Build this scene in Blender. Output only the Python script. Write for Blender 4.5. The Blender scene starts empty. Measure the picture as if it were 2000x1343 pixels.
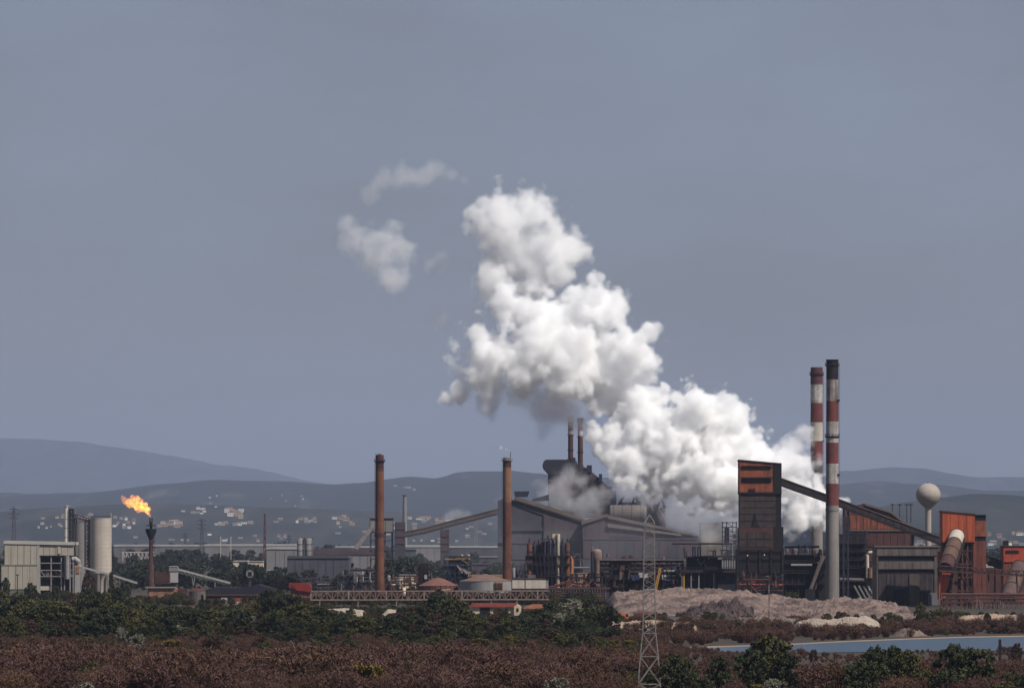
import bpy, bmesh, math, random
import numpy as np
from mathutils import Vector, noise

# ------------------------------------------------------------------ camera, sky, sun, exposure
F = 11111.0            # focal length in photo pixels (200 mm on a 36 mm wide frame, 2000 px)
HZ = 1040.0            # photo row of the horizon
HAZE = 2.1e-5           # extinction of the air per metre
CH = 30.0              # camera height above the plain
sc = bpy.context.scene
C = sc.collection
cam = bpy.data.objects.new('camera', bpy.data.cameras.new('camera')); C.objects.link(cam)
cam.data.sensor_width = 36; cam.data.lens = 200; cam.data.shift_y = (HZ - 671.5) / 2000
cam.data.clip_start = 5; cam.data.clip_end = 120000
cam.location = (0, 0, CH); cam.rotation_euler = (math.pi / 2, 0, 0)
sc.camera = cam
EL, AZ = math.radians(50), math.radians(52)
w = bpy.data.worlds.new('World'); sc.world = w; w.use_nodes = True
nt = w.node_tree; bg = nt.nodes['Background']
sky = nt.nodes.new('ShaderNodeTexSky'); sky.sky_type = 'NISHITA'; sky.sun_disc = False
sky.sun_elevation = EL; sky.sun_rotation = math.pi - AZ
sky.air_density = 1.0; sky.dust_density = 0.6; sky.ozone_density = 3.0
hsv = nt.nodes.new('ShaderNodeMixRGB'); hsv.blend_type = 'MIX'
hsv.inputs[0].default_value = 0.75; hsv.inputs[2].default_value = (3.9, 4.12, 5.35, 1)
tcw = nt.nodes.new('ShaderNodeTexCoord'); mpw = nt.nodes.new('ShaderNodeMapping'); mpw.inputs['Scale'].default_value = (9, 9, 26)
nzw = nt.nodes.new('ShaderNodeTexNoise'); nzw.inputs['Scale'].default_value = 1.1; nzw.inputs['Detail'].default_value = 7; nzw.inputs['Roughness'].default_value = .55
rmw = nt.nodes.new('ShaderNodeValToRGB'); rmw.color_ramp.elements[0].position = .32; rmw.color_ramp.elements[0].color = (.88, .86, .84, 1); rmw.color_ramp.elements[1].position = .68; rmw.color_ramp.elements[1].color = (1.03, 1.07, 1.11, 1)
mlw = nt.nodes.new('ShaderNodeMixRGB'); mlw.blend_type = 'MULTIPLY'; mlw.inputs[0].default_value = 1
sxw = nt.nodes.new('ShaderNodeSeparateXYZ'); grw = nt.nodes.new('ShaderNodeValToRGB'); nt.links.new(tcw.outputs['Generated'], sxw.inputs[0]); nt.links.new(sxw.outputs[2], grw.inputs[0])
grw.color_ramp.elements[0].position = .0; grw.color_ramp.elements[0].color = (.39, .398, .455, 1); grw.color_ramp.elements[1].position = .11; grw.color_ramp.elements[1].color = (.44, .485, .635, 1)
scw = nt.nodes.new('ShaderNodeMixRGB'); scw.blend_type = 'MULTIPLY'; scw.inputs[0].default_value = 1; scw.inputs[2].default_value = (10, 10, 10, 1); nt.links.new(grw.outputs[0], scw.inputs[1]); nt.links.new(scw.outputs[0], hsv.inputs[2])
nt.links.new(sky.outputs[0], hsv.inputs[1])
nt.links.new(tcw.outputs['Generated'], mpw.inputs[0]); nt.links.new(mpw.outputs[0], nzw.inputs['Vector'])
nt.links.new(nzw.outputs[0], rmw.inputs[0])
nt.links.new(hsv.outputs[0], mlw.inputs[1]); nt.links.new(rmw.outputs[0], mlw.inputs[2])
nt.links.new(mlw.outputs[0], bg.inputs[0]); bg.inputs[1].default_value = 0.05
sd = Vector((math.sin(AZ) * math.cos(EL), -math.cos(AZ) * math.cos(EL), math.sin(EL)))
sl = bpy.data.lights.new('sun', 'SUN'); sl.energy = 4.6; sl.angle = math.radians(.5); sl.color = (1, .95, .88)
so = bpy.data.objects.new('sun', sl); C.objects.link(so); so.rotation_euler = sd.to_track_quat('Z', 'Y').to_euler()
vs = sc.view_settings; vs.view_transform = 'Standard'; vs.look = 'None'; vs.exposure = 0.2; vs.gamma = 1; vs.use_curve_mapping = False
cy = sc.cycles
cy.max_bounces = 26; cy.volume_bounces = 22; cy.diffuse_bounces = 2; cy.glossy_bounces = 2; cy.transparent_max_bounces = 24
cy.use_denoising = True; cy.use_adaptive_sampling = True; cy.adaptive_threshold = .02; cy.volume_step_rate = .3; cy.volume_max_steps = 400

# ------------------------------------------------------------------ helpers
R = random.Random(11)
def W(px, py, D): return Vector(((px - 1000) / F * D, D, CH + (HZ - py) / F * D))
def G(px, py):                                  # point of the plain seen at a photo pixel
    D = F * CH / (py - HZ); return Vector(((px - 1000) / F * D, D, 0))
def gd(py): return F * CH / (py - HZ)           # distance of the plain at a photo row

_m = {}
def mat(name, c, c2=None, scale=.25, lo=.38, hi=.62, streak=0., sc_=(.12, .1, .09), rough=.8, metal=0., fine=0., detail=4, st=None):
    """painted/rusted/earthy surface: two colours by noise, vertical weathering streaks, fine grain"""
    if name in _m: return _m[name]
    m = bpy.data.materials.new(name); m.use_nodes = True; _m[name] = m
    t = m.node_tree; N = t.nodes; L = t.links; b = N['Principled BSDF']
    b.inputs['Roughness'].default_value = rough; b.inputs['Metallic'].default_value = metal
    b.inputs['Specular IOR Level'].default_value = .25
    b.inputs['Base Color'].default_value = (*c, 1)
    if c2 is None and not streak and not fine: return m
    g = N.new('ShaderNodeNewGeometry'); cur = None
    if c2 is not None:
        n = N.new('ShaderNodeTexNoise'); n.inputs['Scale'].default_value = scale; n.inputs['Detail'].default_value = detail
        n.inputs['Roughness'].default_value = .62
        if st:
            mp = N.new('ShaderNodeMapping'); mp.inputs['Scale'].default_value = st; L.new(g.outputs['Position'], mp.inputs[0]); L.new(mp.outputs[0], n.inputs['Vector'])
        else: L.new(g.outputs['Position'], n.inputs['Vector'])
        r = N.new('ShaderNodeMapRange'); r.inputs[1].default_value = lo; r.inputs[2].default_value = hi
        L.new(n.outputs[0], r.inputs[0])
        x = N.new('ShaderNodeMixRGB'); x.inputs[1].default_value = (*c, 1); x.inputs[2].default_value = (*c2, 1)
        L.new(r.outputs[0], x.inputs[0]); cur = x.outputs[0]
    if streak:
        mp = N.new('ShaderNodeMapping'); mp.inputs['Scale'].default_value = (.9, .9, .05)
        L.new(g.outputs['Position'], mp.inputs[0])
        n = N.new('ShaderNodeTexNoise'); n.inputs['Scale'].default_value = 1.; n.inputs['Detail'].default_value = 3
        L.new(mp.outputs[0], n.inputs['Vector'])
        r = N.new('ShaderNodeMapRange'); r.inputs[1].default_value = .45; r.inputs[2].default_value = .7; r.inputs[4].default_value = streak
        L.new(n.outputs[0], r.inputs[0])
        x = N.new('ShaderNodeMixRGB'); x.inputs[2].default_value = (*sc_, 1)
        if cur: L.new(cur, x.inputs[1])
        else: x.inputs[1].default_value = (*c, 1)
        L.new(r.outputs[0], x.inputs[0]); cur = x.outputs[0]
    if fine:
        n = N.new('ShaderNodeTexNoise'); n.inputs['Scale'].default_value = 1.7; n.inputs['Detail'].default_value = 3
        L.new(g.outputs['Position'], n.inputs['Vector'])
        r = N.new('ShaderNodeMapRange'); r.inputs[1].default_value = .3; r.inputs[2].default_value = .7
        r.inputs[3].default_value = 1 - fine; r.inputs[4].default_value = 1 + fine
        L.new(n.outputs[0], r.inputs[0])
        x = N.new('ShaderNodeMixRGB'); x.blend_type = 'MULTIPLY'; x.inputs[0].default_value = 1
        if cur: L.new(cur, x.inputs[1])
        else: x.inputs[1].default_value = (*c, 1)
        L.new(r.outputs[0], x.inputs[2]); cur = x.outputs[0]
    L.new(cur, b.inputs['Base Color'])
    return m

def volmat(name, density, col, aniso=0.):
    m = bpy.data.materials.new(name); m.use_nodes = True; N = m.node_tree.nodes; N.clear()
    o = N.new('ShaderNodeOutputMaterial'); p = N.new('ShaderNodeVolumePrincipled')
    p.inputs['Color'].default_value = (*col, 1); p.inputs['Density'].default_value = density; p.inputs['Anisotropy'].default_value = aniso
    m.node_tree.links.new(p.outputs[0], o.inputs['Volume'])
    return m

def hetmat(name, density, col, scale, lo, hi):
    m = volmat(name, density, col); N = m.node_tree.nodes; L = m.node_tree.links; p = [n for n in N if n.type == 'PRINCIPLED_VOLUME'][0]
    g = N.new('ShaderNodeTexCoord'); n = N.new('ShaderNodeTexNoise'); n.inputs['Scale'].default_value = scale; n.inputs['Detail'].default_value = 4; n.inputs['Roughness'].default_value = .6; n.inputs['Distortion'].default_value = .4
    r = N.new('ShaderNodeMapRange'); r.inputs[1].default_value = lo; r.inputs[2].default_value = hi; r.inputs[4].default_value = density
    L.new(g.outputs['Object'], n.inputs['Vector']); L.new(n.outputs[0], r.inputs[0]); L.new(r.outputs[0], p.inputs['Density']); return m

def puffmat(name, density, col, balls, scale, amp, soft=.3, bias=0., lobes=.0):
    """gas thinning out from the middles of a few soft balls, torn up by turbulence"""
    m = volmat(name, density, col); N = m.node_tree.nodes; L = m.node_tree.links; p = [n for n in N if n.type == 'PRINCIPLED_VOLUME'][0]
    g = N.new('ShaderNodeTexCoord'); cur = None
    for c, r in balls:
        d = N.new('ShaderNodeVectorMath'); d.operation = 'DISTANCE'; d.inputs[1].default_value = c; L.new(g.outputs['Object'], d.inputs[0])
        f = N.new('ShaderNodeMath'); f.operation = 'MULTIPLY_ADD'; f.inputs[1].default_value = -1 / r; f.inputs[2].default_value = 1 + bias; L.new(d.outputs['Value'], f.inputs[0])
        if cur is None: cur = f.outputs[0]
        else:
            x = N.new('ShaderNodeMath'); x.operation = 'SMOOTH_MAX'; x.inputs[2].default_value = .45; L.new(cur, x.inputs[0]); L.new(f.outputs[0], x.inputs[1]); cur = x.outputs[0]
    n = N.new('ShaderNodeTexNoise'); n.inputs['Scale'].default_value = scale; n.inputs['Detail'].default_value = 5; n.inputs['Roughness'].default_value = .62; L.new(g.outputs['Object'], n.inputs['Vector'])
    a = N.new('ShaderNodeMath'); a.operation = 'MULTIPLY_ADD'; a.inputs[1].default_value = amp; L.new(n.outputs[0], a.inputs[0]); L.new(cur, a.inputs[2]); cur = a.outputs[0]; base = amp * .5
    if lobes:
        v = N.new('ShaderNodeTexVoronoi'); v.inputs['Scale'].default_value = scale * 1.3; v.inputs['Detail'].default_value = 1; L.new(g.outputs['Object'], v.inputs['Vector'])
        a = N.new('ShaderNodeMath'); a.operation = 'MULTIPLY_ADD'; a.inputs[1].default_value = -lobes; L.new(v.outputs['Distance'], a.inputs[0]); L.new(cur, a.inputs[2]); cur = a.outputs[0]; base -= lobes * .45
    r = N.new('ShaderNodeMapRange'); r.interpolation_type = 'SMOOTHSTEP'; r.inputs[1].default_value = base; r.inputs[2].default_value = base + soft; r.inputs[4].default_value = density
    L.new(cur, r.inputs[0]); L.new(r.outputs[0], p.inputs['Density']); return m

def mesh(name, V, Fc, m=None, parent=None, smooth=False, loc=None):
    me = bpy.data.meshes.new(name)
    me.from_pydata([tuple(v) for v in V], [], [tuple(f) for f in Fc])
    if m: me.materials.append(m)
    if smooth: me.polygons.foreach_set('use_smooth', [True] * len(me.polygons))
    me.update()
    o = bpy.data.objects.new(name, me); C.objects.link(o)
    if parent: o.parent = parent
    if loc is not None: o.location = loc
    return o

def tag(o, label=None, cat=None, group=None, kind=None):
    if label: o['label'] = label
    if cat: o['category'] = cat
    if group: o['group'] = group
    if kind: o['kind'] = kind
    return o

BOXF = [(0, 3, 2, 1), (4, 5, 6, 7), (0, 1, 5, 4), (1, 2, 6, 5), (2, 3, 7, 6), (3, 0, 4, 7)]
def boxg(x0, x1, y0, y1, z0, z1):
    return [(x0, y0, z0), (x1, y0, z0), (x1, y1, z0), (x0, y1, z0), (x0, y0, z1), (x1, y0, z1), (x1, y1, z1), (x0, y1, z1)], BOXF
def barg(a, b, wd, ht=None):
    a, b = Vector(a), Vector(b); d = (b - a).normalized(); ht = ht or wd
    up = Vector((0, 0, 1)) if abs(d.z) < .98 else Vector((0, 1, 0))
    s = d.cross(up).normalized() * wd / 2; u = s.cross(d).normalized() * ht / 2
    V = [a - s - u, a + s - u, a + s + u, a - s + u, b - s - u, b + s - u, b + s + u, b - s + u]
    return V, [(0, 1, 2, 3), (7, 6, 5, 4), (0, 4, 5, 1), (1, 5, 6, 2), (2, 6, 7, 3), (3, 7, 4, 0)]
def tubeg(pts, rad, n=10):
    V, Fc = [], []; pts = [Vector(p) for p in pts]
    if not hasattr(rad, '__len__'): rad = [rad] * len(pts)
    for i, p in enumerate(pts):
        d = (pts[min(i + 1, len(pts) - 1)] - pts[max(i - 1, 0)]).normalized()
        up = Vector((0, 0, 1)) if abs(d.z) < .95 else Vector((0, 1, 0))
        s = d.cross(up).normalized(); u = s.cross(d)
        for k in range(n):
            a = 2 * math.pi * k / n; V.append(p + (s * math.cos(a) + u * math.sin(a)) * rad[i])
    for i in range(len(pts) - 1):
        for k in range(n):
            k2 = (k + 1) % n; Fc.append((i * n + k, i * n + k2, (i + 1) * n + k2, (i + 1) * n + k))
    Fc.append(tuple(range(n - 1, -1, -1))); Fc.append(tuple((len(pts) - 1) * n + k for k in range(n)))
    return V, Fc

class MB:                                            # several shapes into one part mesh
    def __init__(s): s.V, s.F = [], []
    def add(s, g):
        o = len(s.V); s.V += [tuple(v) for v in g[0]]; s.F += [tuple(i + o for i in f) for f in g[1]]; return s
    def build(s, name, m, parent=None, **k): return mesh(name, s.V, s.F, m, parent, **k)

class T:
    """a thing standing on the plain at photo column px and distance D; shapes are given by photo px/py and depth y (m behind D)"""
    def __init__(s, name, label, cat, px, D, group=None, kind=None):
        s.D = D; s.o = bpy.data.objects.new(name, None); C.objects.link(s.o)
        s.X = (px - 1000) / F * D; s.o.location = (s.X, D, 0); s.o.empty_display_size = 3
        tag(s.o, label, cat, group, kind); s.s = D / F
    def P(s, px, py, y=0):
        d = s.D + y; return Vector(((px - 1000) / F * d - s.X, y, max(0, CH + (HZ - py) / F * d)))
    def box(s, name, m, x0, x1, py0, py1, y0=0, y1=10, p=None):     # py0 top, py1 bottom (None: the ground)
        a = s.P(x0, py0, y0); b = s.P(x1, py1 if py1 is not None else 9999, y0)
        return mesh(name, *boxg(a.x, b.x, y0, y1, b.z, a.z), m, p or s.o)
    def poly(s, name, m, pts, y0=0, y1=10, p=None):
        A = [s.P(x, y, y0) for x, y in pts]; n = len(A)
        V = [(a.x, y0, a.z) for a in A] + [(a.x, y1, a.z) for a in A]
        Fc = [tuple(range(n)), tuple(range(2 * n - 1, n - 1, -1))] + [(i, i + n, (i + 1) % n + n, (i + 1) % n) for i in range(n)]
        return mesh(name, V, Fc, m, p or s.o)
    def bar(s, name, m, a, b, wd, ht=None, p=None): return mesh(name, *barg(s.P(*a), s.P(*b), wd, ht), m, p or s.o)
    def tube(s, name, m, pts, r, n=10, p=None): return mesh(name, *tubeg([s.P(*q) for q in pts], r, n), m, p or s.o, smooth=False)
    def lathe(s, name, m, px, prof, y=0, n=28, p=None):              # prof: (radius px, py) top to bottom
        cx = s.P(px, 0, y).x; V, Fc = [], []
        for r, py in prof:
            z = s.P(px, py if py is not None else 9999, y).z
            for k in range(n):
                a = 2 * math.pi * k / n; V.append((cx + r * s.s * math.cos(a), y + r * s.s * math.sin(a), z))
        for i in range(len(prof) - 1):
            for k in range(n):
                k2 = (k + 1) % n; Fc.append((i * n + k, (i + 1) * n + k, (i + 1) * n + k2, i * n + k2))
        b0 = len(V); V += V[:n] + V[-n:]; Fc.append(tuple(range(b0, b0 + n))); Fc.append(tuple(b0 + 2 * n - 1 - k for k in range(n)))
        o = mesh(name, V, Fc, m, p or s.o)
        o.data.polygons.foreach_set('use_smooth', [len(f) == 4 for f in Fc]); return o
    def rail(s, name, m, x0, x1, py, y, h=5, n=6, p=None):           # a railing along a deck edge
        b = MB()
        for k in range(n + 1):
            q = x0 + (x1 - x0) * k / n; b.add(barg(s.P(q, py, y), s.P(q, py - h, y), .12))
        for f in (.5, 1): b.add(barg(s.P(x0, py - h * f, y), s.P(x1, py - h * f, y), .12))
        return b.build(name, m, p or s.o)

# ------------------------------------------------------------------ materials
M_white = mat('white_paint', (0.4, 0.376, 0.352), (0.264, 0.232, 0.216), .3, streak=.6, sc_=(.12, .09, .08))
M_red = mat('red_paint', (.16, .040, .034), (.105, .034, .030), .25, streak=.6, sc_=(.07, .02, .02))
M_soot = mat('soot', (0.0096, 0.008, 0.0128), (0.016, 0.012, 0.016), .3)
M_sootw = mat('sooty_white', (0.272, 0.24, 0.216), (0.16, 0.136, 0.12), .3, streak=.95, sc_=(.025, .02, .02))
M_conc = mat('concrete', (.21, .19, .175), (.16, .145, .135), .12, streak=.35, sc_=(.09, .08, .075))
M_conc_l = mat('pale_concrete', (0.414, 0.36, 0.306), (0.36, 0.315, 0.27), .1, streak=.3, sc_=(.26, .22, .19))
M_grey = mat('grey_cladding', (.30, .29, .27), (.26, .25, .235), .1, streak=.3, sc_=(.16, .15, .14))
M_seam = mat('seam_shadow_gap', (.13, .12, .10), (.10, .09, .08), .2)
M_beige = mat('beige_cladding', (.36, .325, .265), (.32, .285, .235), .12, streak=.4, sc_=(.17, .155, .13))
M_rust = mat('rust', (0.16, 0.064, 0.0332), (0.0835, 0.0307, 0.0192), .2, streak=.7, sc_=(.05, .02, .02), lo=.3, hi=.7)
M_rustd = mat('dark_rust', (.075, .035, .028), (.045, .02, .02), .3, streak=.4, sc_=(.02, .012, .012))
M_orange = mat('orange_cladding', (0.403, 0.084, 0.0336), (0.302, 0.0616, 0.028), .2, streak=.55, sc_=(.11, .03, .018))
M_oranged = mat('grimy_orange', (.24, .07, .035), (.12, .04, .025), .25, streak=.75, sc_=(.05, .02, .015))
M_brownw = mat('sooty_brown_wall', (0.054, 0.0387, 0.0324), (0.0315, 0.0225, 0.0225), .3, streak=.5, sc_=(.018, .014, .016))
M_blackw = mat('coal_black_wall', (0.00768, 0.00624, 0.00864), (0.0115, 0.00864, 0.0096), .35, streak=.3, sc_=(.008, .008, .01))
M_steel = mat('dark_steel', (0.0165, 0.0128, 0.0165), (0.03, 0.0165, 0.0165), .8)
M_steelb = mat('blue_black_steel', (0.0165, 0.018, 0.0338), (0.0263, 0.0225, 0.03), .6)
M_steelg = mat('galvanised_steel', (0.255, 0.238, 0.23), (0.187, 0.17, 0.17), 1.2, rough=.5)
M_steelr = mat('rusty_steel', (.10, .045, .035), (.06, .028, .025), .8)
M_taupe = mat('taupe_cladding', (0.138, 0.11, 0.1), (0.105, 0.0842, 0.081), .2, streak=.55, sc_=(.035, .027, .028))
M_maroon = mat('maroon_cladding', (0.0855, 0.0324, 0.027), (0.063, 0.0252, 0.0225), .25, streak=.5, sc_=(.035, .018, .018))
M_tanroof = mat('tan_roof', (0.141, 0.107, 0.0914), (0.107, 0.0828, 0.0742), .1, streak=.2)
M_mauve = mat('mauve_cladding', (.080, .055, .066), (.062, .044, .056), .06, streak=.6, sc_=(.035, .03, .038))
M_slate = mat('slate_cladding', (.066, .061, .074), (.052, .048, .062), .06, streak=.6, sc_=(.04, .04, .045))
M_midgrey = mat('mid_grey_cladding', (.19, .18, .18), (.165, .155, .155), .06, streak=.3, sc_=(.1, .1, .1))
M_pale = mat('pale_roof', (0.34, 0.323, 0.306), (0.289, 0.272, 0.264), .1)
M_trussb = mat('weathered_truss', (.17, .115, .09), (.10, .06, .05), 1.)
M_yellow = mat('yellow_paint', (0.413, 0.225, 0.0225), (0.338, 0.165, 0.0225), .8)
M_bluep = mat('blue_paint', (0.018, 0.03, 0.096), (0.03, 0.036, 0.066), .8)
M_cream = mat('cream_render', (.55, .45, .33), (.46, .37, .27), .2, streak=.3, sc_=(.3, .22, .16))
M_tile = mat('red_tile', (.27, .06, .045), (.19, .045, .04), .4)
M_redp = mat('bright_red_sheet', (0.189, 0.0225, 0.0135), (0.135, 0.018, 0.0135), .3, streak=.3, sc_=(.16, .03, .02))
M_wood = mat('timber_boards', (.30, .16, .10), (.22, .11, .07), .5, streak=.5, sc_=(.12, .06, .04))
M_dark = mat('dark_opening', (.008, .007, .01))
M_mast = mat('mast_steel', (0.203, 0.192, 0.184), (0.128, 0.116, 0.109), 1.5, rough=.5)

# ------------------------------------------------------------------ ground, water, hills
g = mesh('ground', [(-14000, -2000, 0), (14000, -2000, 0), (14000, 64000, 0), (-14000, 64000, 0)], [(0, 1, 2, 3)],
         mat('plain_earth', (.055, .034, .026), (.034, .032, .02), .012, lo=.35, hi=.65, fine=.35, detail=8)); tag(g, kind='structure')
def sheet(name, pix, z, m):
    P = [G(*q) for q in pix]
    return tag(mesh(name, [(p.x, p.y, z) for p in P], [tuple(range(len(P)))], m), kind='structure')
far_sh = [(1250, 1266), (1340, 1265), (1450, 1262), (1560, 1258), (1640, 1254), (1760, 1249), (1880, 1245), (2060, 1242)]
sheet('shore', [(1220, 1266)] + [(x, y - 2.2) for x, y in far_sh] + [(2060, 1262), (1700, 1266), (1500, 1270), (1330, 1267.5)], .06,
      mat('shore_sand', (.30, .22, .15), (.22, .16, .11), .15, fine=.2))
wm = bpy.data.materials.new('lagoon_water'); wm.use_nodes = True; wb = wm.node_tree.nodes['Principled BSDF']
wb.inputs['Base Color'].default_value = (.018, .042, .066, 1); wb.inputs['Roughness'].default_value = .3; wb.inputs['Specular IOR Level'].default_value = .35
wn = wm.node_tree.nodes.new('ShaderNodeTexNoise'); wn.inputs['Scale'].default_value = .9; wn.inputs['Detail'].default_value = 4
wg = wm.node_tree.nodes.new('ShaderNodeNewGeometry'); wbp = wm.node_tree.nodes.new('ShaderNodeBump'); wbp.inputs['Strength'].default_value = .6; wbp.inputs['Distance'].default_value = .3
wm.node_tree.links.new(wg.outputs['Position'], wn.inputs['Vector']); wm.node_tree.links.new(wn.outputs[0], wbp.inputs['Height']); wm.node_tree.links.new(wbp.outputs[0], wb.inputs['Normal'])
sheet('water', [(1330, 1267)] + far_sh[2:] + [(2060, 1271), (1860, 1271), (1700, 1273), (1560, 1275), (1450, 1275)], .12, wm)
sheet('pond_water', [(690, 1268), (760, 1265), (830, 1267), (930, 1270), (820, 1273), (720, 1272)], .12, wm)

def lerp_prof(prof, x):
    if x <= prof[0][0]: return prof[0][1]
    for (a, ya), (b, yb) in zip(prof, prof[1:]):
        if x <= b:
            t = (x - a) / (b - a); t = t * t * (3 - 2 * t) * .5 + t * .5; return ya + (yb - ya) * t
    return prof[-1][1]
def hill(name, prof, D, front, back, m, amp, nx=220, ny=26, seed=0):
    x0, x1 = prof[0][0], prof[-1][0]; V, Fc = [], []
    for j in range(ny + 1):
        v = j / ny; y = D - front + (front + back) * v
        vv = min(1, (y - D + front) / front); e = vv * vv * (3 - 2 * vv) if y <= D else 1 - ((y - D) / back) ** 2
        for i in range(nx + 1):
            px = x0 + (x1 - x0) * i / nx; X = (px - 1000) / F * D
            h = max(0, (HZ - lerp_prof(prof, px)) / F * D + CH)
            k = noise.fractal(Vector((X * .0013 + seed, y * .0013, seed)), 1., 2., 5)
            V.append((X, y, max(-1, e * h + k * amp * (1 - abs(1 - vv) * .3) * min(1, h / 60) * (e * 1.2 if y > D else (.25 + .75 * (1 - vv))) - (1 if j in (0, ny) else 0))))
    for j in range(ny):
        for i in range(nx):
            a = j * (nx + 1) + i; Fc.append((a, a + 1, a + nx + 2, a + nx + 1))
    return tag(mesh(name, V, Fc, m, smooth=True), kind='structure')
M_hill = mat('garrigue_hill', (.012, .016, .014), (.042, .040, .036), .006, lo=.42, hi=.66, detail=9, st=(1, .07, 1))
M_hillr = mat('rocky_hill', (.013, .016, .015), (.11, .10, .09), .006, lo=.56, hi=.74, detail=9, st=(1, .08, 1))
hill('mountains', [(-260, 862), (0, 856), (70, 857), (150, 862), (230, 873), (330, 891), (430, 911), (530, 926), (620, 941), (760, 965), (900, 1010)], 58000, 8000, 4000, M_hill, 40, seed=1)
hill('far_hills', [(1350, 1010), (1480, 960), (1580, 940), (1650, 921), (1740, 912), (1800, 914), (1850, 924), (1900, 931), (2000, 931), (2260, 925)], 45000, 7000, 4000, M_hill, 32, seed=2)
hill('hills', [(-260, 972), (0, 966), (200, 962), (330, 946), (430, 938), (560, 940), (650, 946), (710, 943), (760, 936), (800, 932), (850, 936), (890, 930), (960, 928), (1070, 930),
               (1300, 936), (1480, 946), (1640, 948), (1720, 944), (1800, 947), (1900, 958), (2260, 962)], 28000, 8500, 4000, M_hillr, 34, seed=3)
hill('wooded_hill', [(1560, 1030), (1700, 992), (1790, 978), (1850, 971), (1900, 965), (1950, 966), (2000, 971), (2080, 976), (2260, 990)], 13000, 3500, 2000, M_hill, 10, seed=4)
hill('town_hill', [(-260, 1000), (0, 1000), (120, 992), (260, 985), (400, 986), (520, 990), (640, 994), (780, 1000), (900, 1006), (1000, 1016), (1200, 1028)], 16000, 4500, 2000, M_hill, 10, seed=5)

def heap(name, label, prof, D, depth, m, amp, group=None, nx=200, ny=110, fr=.25):
    x0, x1 = prof[0][0], prof[-1][0]; V, Fc = [], []; ox = (.5 * (x0 + x1) - 1000) / F * D
    for j in range(ny + 1):
        v = j / ny; y = (v - .5) * depth; e = math.sin(math.pi * v) ** .7
        for i in range(nx + 1):
            px = x0 + (x1 - x0) * i / nx; X = (px - 1000) / F * D - ox
            h = max(0, CH + (HZ - lerp_prof(prof, px)) / F * D) * min(1, i / 7, (nx - i) / 7)
            q = Vector((X * fr, (y + D) * fr, 0))
            k = noise.fractal(q * .35, 1., 2., 3) * 2.4 - abs(noise.noise(q)) + .5 * noise.noise(q * 3.1) + .22 * noise.noise(q * 6.3)
            V.append((X, y, e * h + k * amp * min(1, e * 2) * min(1, h) - (.4 if e < .05 or h == 0 else 0)))
    for j in range(ny):
        for i in range(nx):
            a = j * (nx + 1) + i; Fc.append((a, a + 1, a + nx + 2, a + nx + 1))
    o = mesh(name, V, Fc, m, loc=(ox, D, 0)); return tag(o, label, 'heap', group)
M_spoil = mat('mauve_spoil', (0.174, 0.123, 0.102), (0.0638, 0.0425, 0.0408), .10, lo=.42, hi=.64, fine=.25, detail=8)
M_spoild = mat('dark_slag', (0.03, 0.021, 0.024), (0.072, 0.048, 0.045), .3, fine=.3)
M_sand = mat('white_sand', (0.305, 0.255, 0.206), (0.239, 0.192, 0.152), .2, fine=.15)
M_sandp = mat('pale_sand', (0.33, 0.248, 0.182), (0.231, 0.157, 0.116), .2, fine=.2)
heap('spoil_heap', 'broad mauve spoil heap behind the lattice mast', [(1175, 1196), (1200, 1163), (1235, 1158), (1300, 1154), (1380, 1154), (1450, 1157), (1520, 1166), (1570, 1178), (1640, 1182)], 2170, 230, M_spoil, .9)
heap('spoil_heap', 'rough mauve spoil heap in front of the tall striped chimney', [(1470, 1200), (1520, 1186), (1580, 1180), (1640, 1174), (1690, 1174), (1740, 1181), (1770, 1200)], 2080, 190, M_spoil, 1.0, fr=.3)
heap('slag_heap', 'dark slag rubble on the foot of the broad spoil heap', [(1325, 1200), (1360, 1187), (1400, 1181), (1430, 1177), (1460, 1188), (1475, 1200)], 2030, 34, M_spoild, 1.3, fr=.5)
heap('sand_heap', 'smooth white sand heap by the water edge', [(1545, 1238), (1560, 1215), (1610, 1208), (1660, 1208), (1690, 1204), (1710, 1214), (1730, 1230)], 1740, 30, M_sand, .45, fr=.5)
heap('sand_heap', 'long pale sand bank below the lattice mast', [(1160, 1226), (1200, 1216), (1240, 1212), (1300, 1214), (1340, 1217), (1375, 1232)], 1760, 40, M_sandp, .5, fr=.4)
heap('slag_heap', 'flat blue grey slag pile beside the lattice mast', [(1272, 1212), (1290, 1205), (1330, 1203), (1352, 1211)], 1850, 12, mat('blue_slag', (.045, .045, .06), (.07, .065, .075), .5), .2)
heap('sand_heap', 'pale sand bank under the orange transfer tower', [(1850, 1215), (1890, 1206), (1930, 1198), (1950, 1204), (2010, 1205), (2060, 1215)], 1860, 40, M_sandp, .7, fr=.4)
heap('sand_heap', 'low rubble spit of pale stones on the shore', [(1730, 1246), (1750, 1233), (1780, 1232), (1810, 1240), (1840, 1247)], 1655, 14, M_spoil, .7, fr=.7)
heap('sand_heap', 'white gravel pile behind the tree belt below the truss bridge', [(625, 1200), (640, 1189), (680, 1187), (705, 1190), (720, 1200)], 2050, 14, M_sand, .3)
heap('sand_heap', 'small cream gravel pile seen between the belt trees', [(745, 1200), (758, 1189), (775, 1190), (785, 1200)], 2050, 10, M_sand, .2)
heap('spoil_heap', 'grey mauve rubble with white stones near the lamp pole', [(1395, 1230), (1420, 1214), (1470, 1205), (1510, 1203), (1560, 1214), (1590, 1225)], 1800, 24, mat('mixed_rubble', (0.179, 0.146, 0.13), (0.073, 0.0527, 0.0486), .5, fine=.4), .7, fr=.6)
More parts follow.
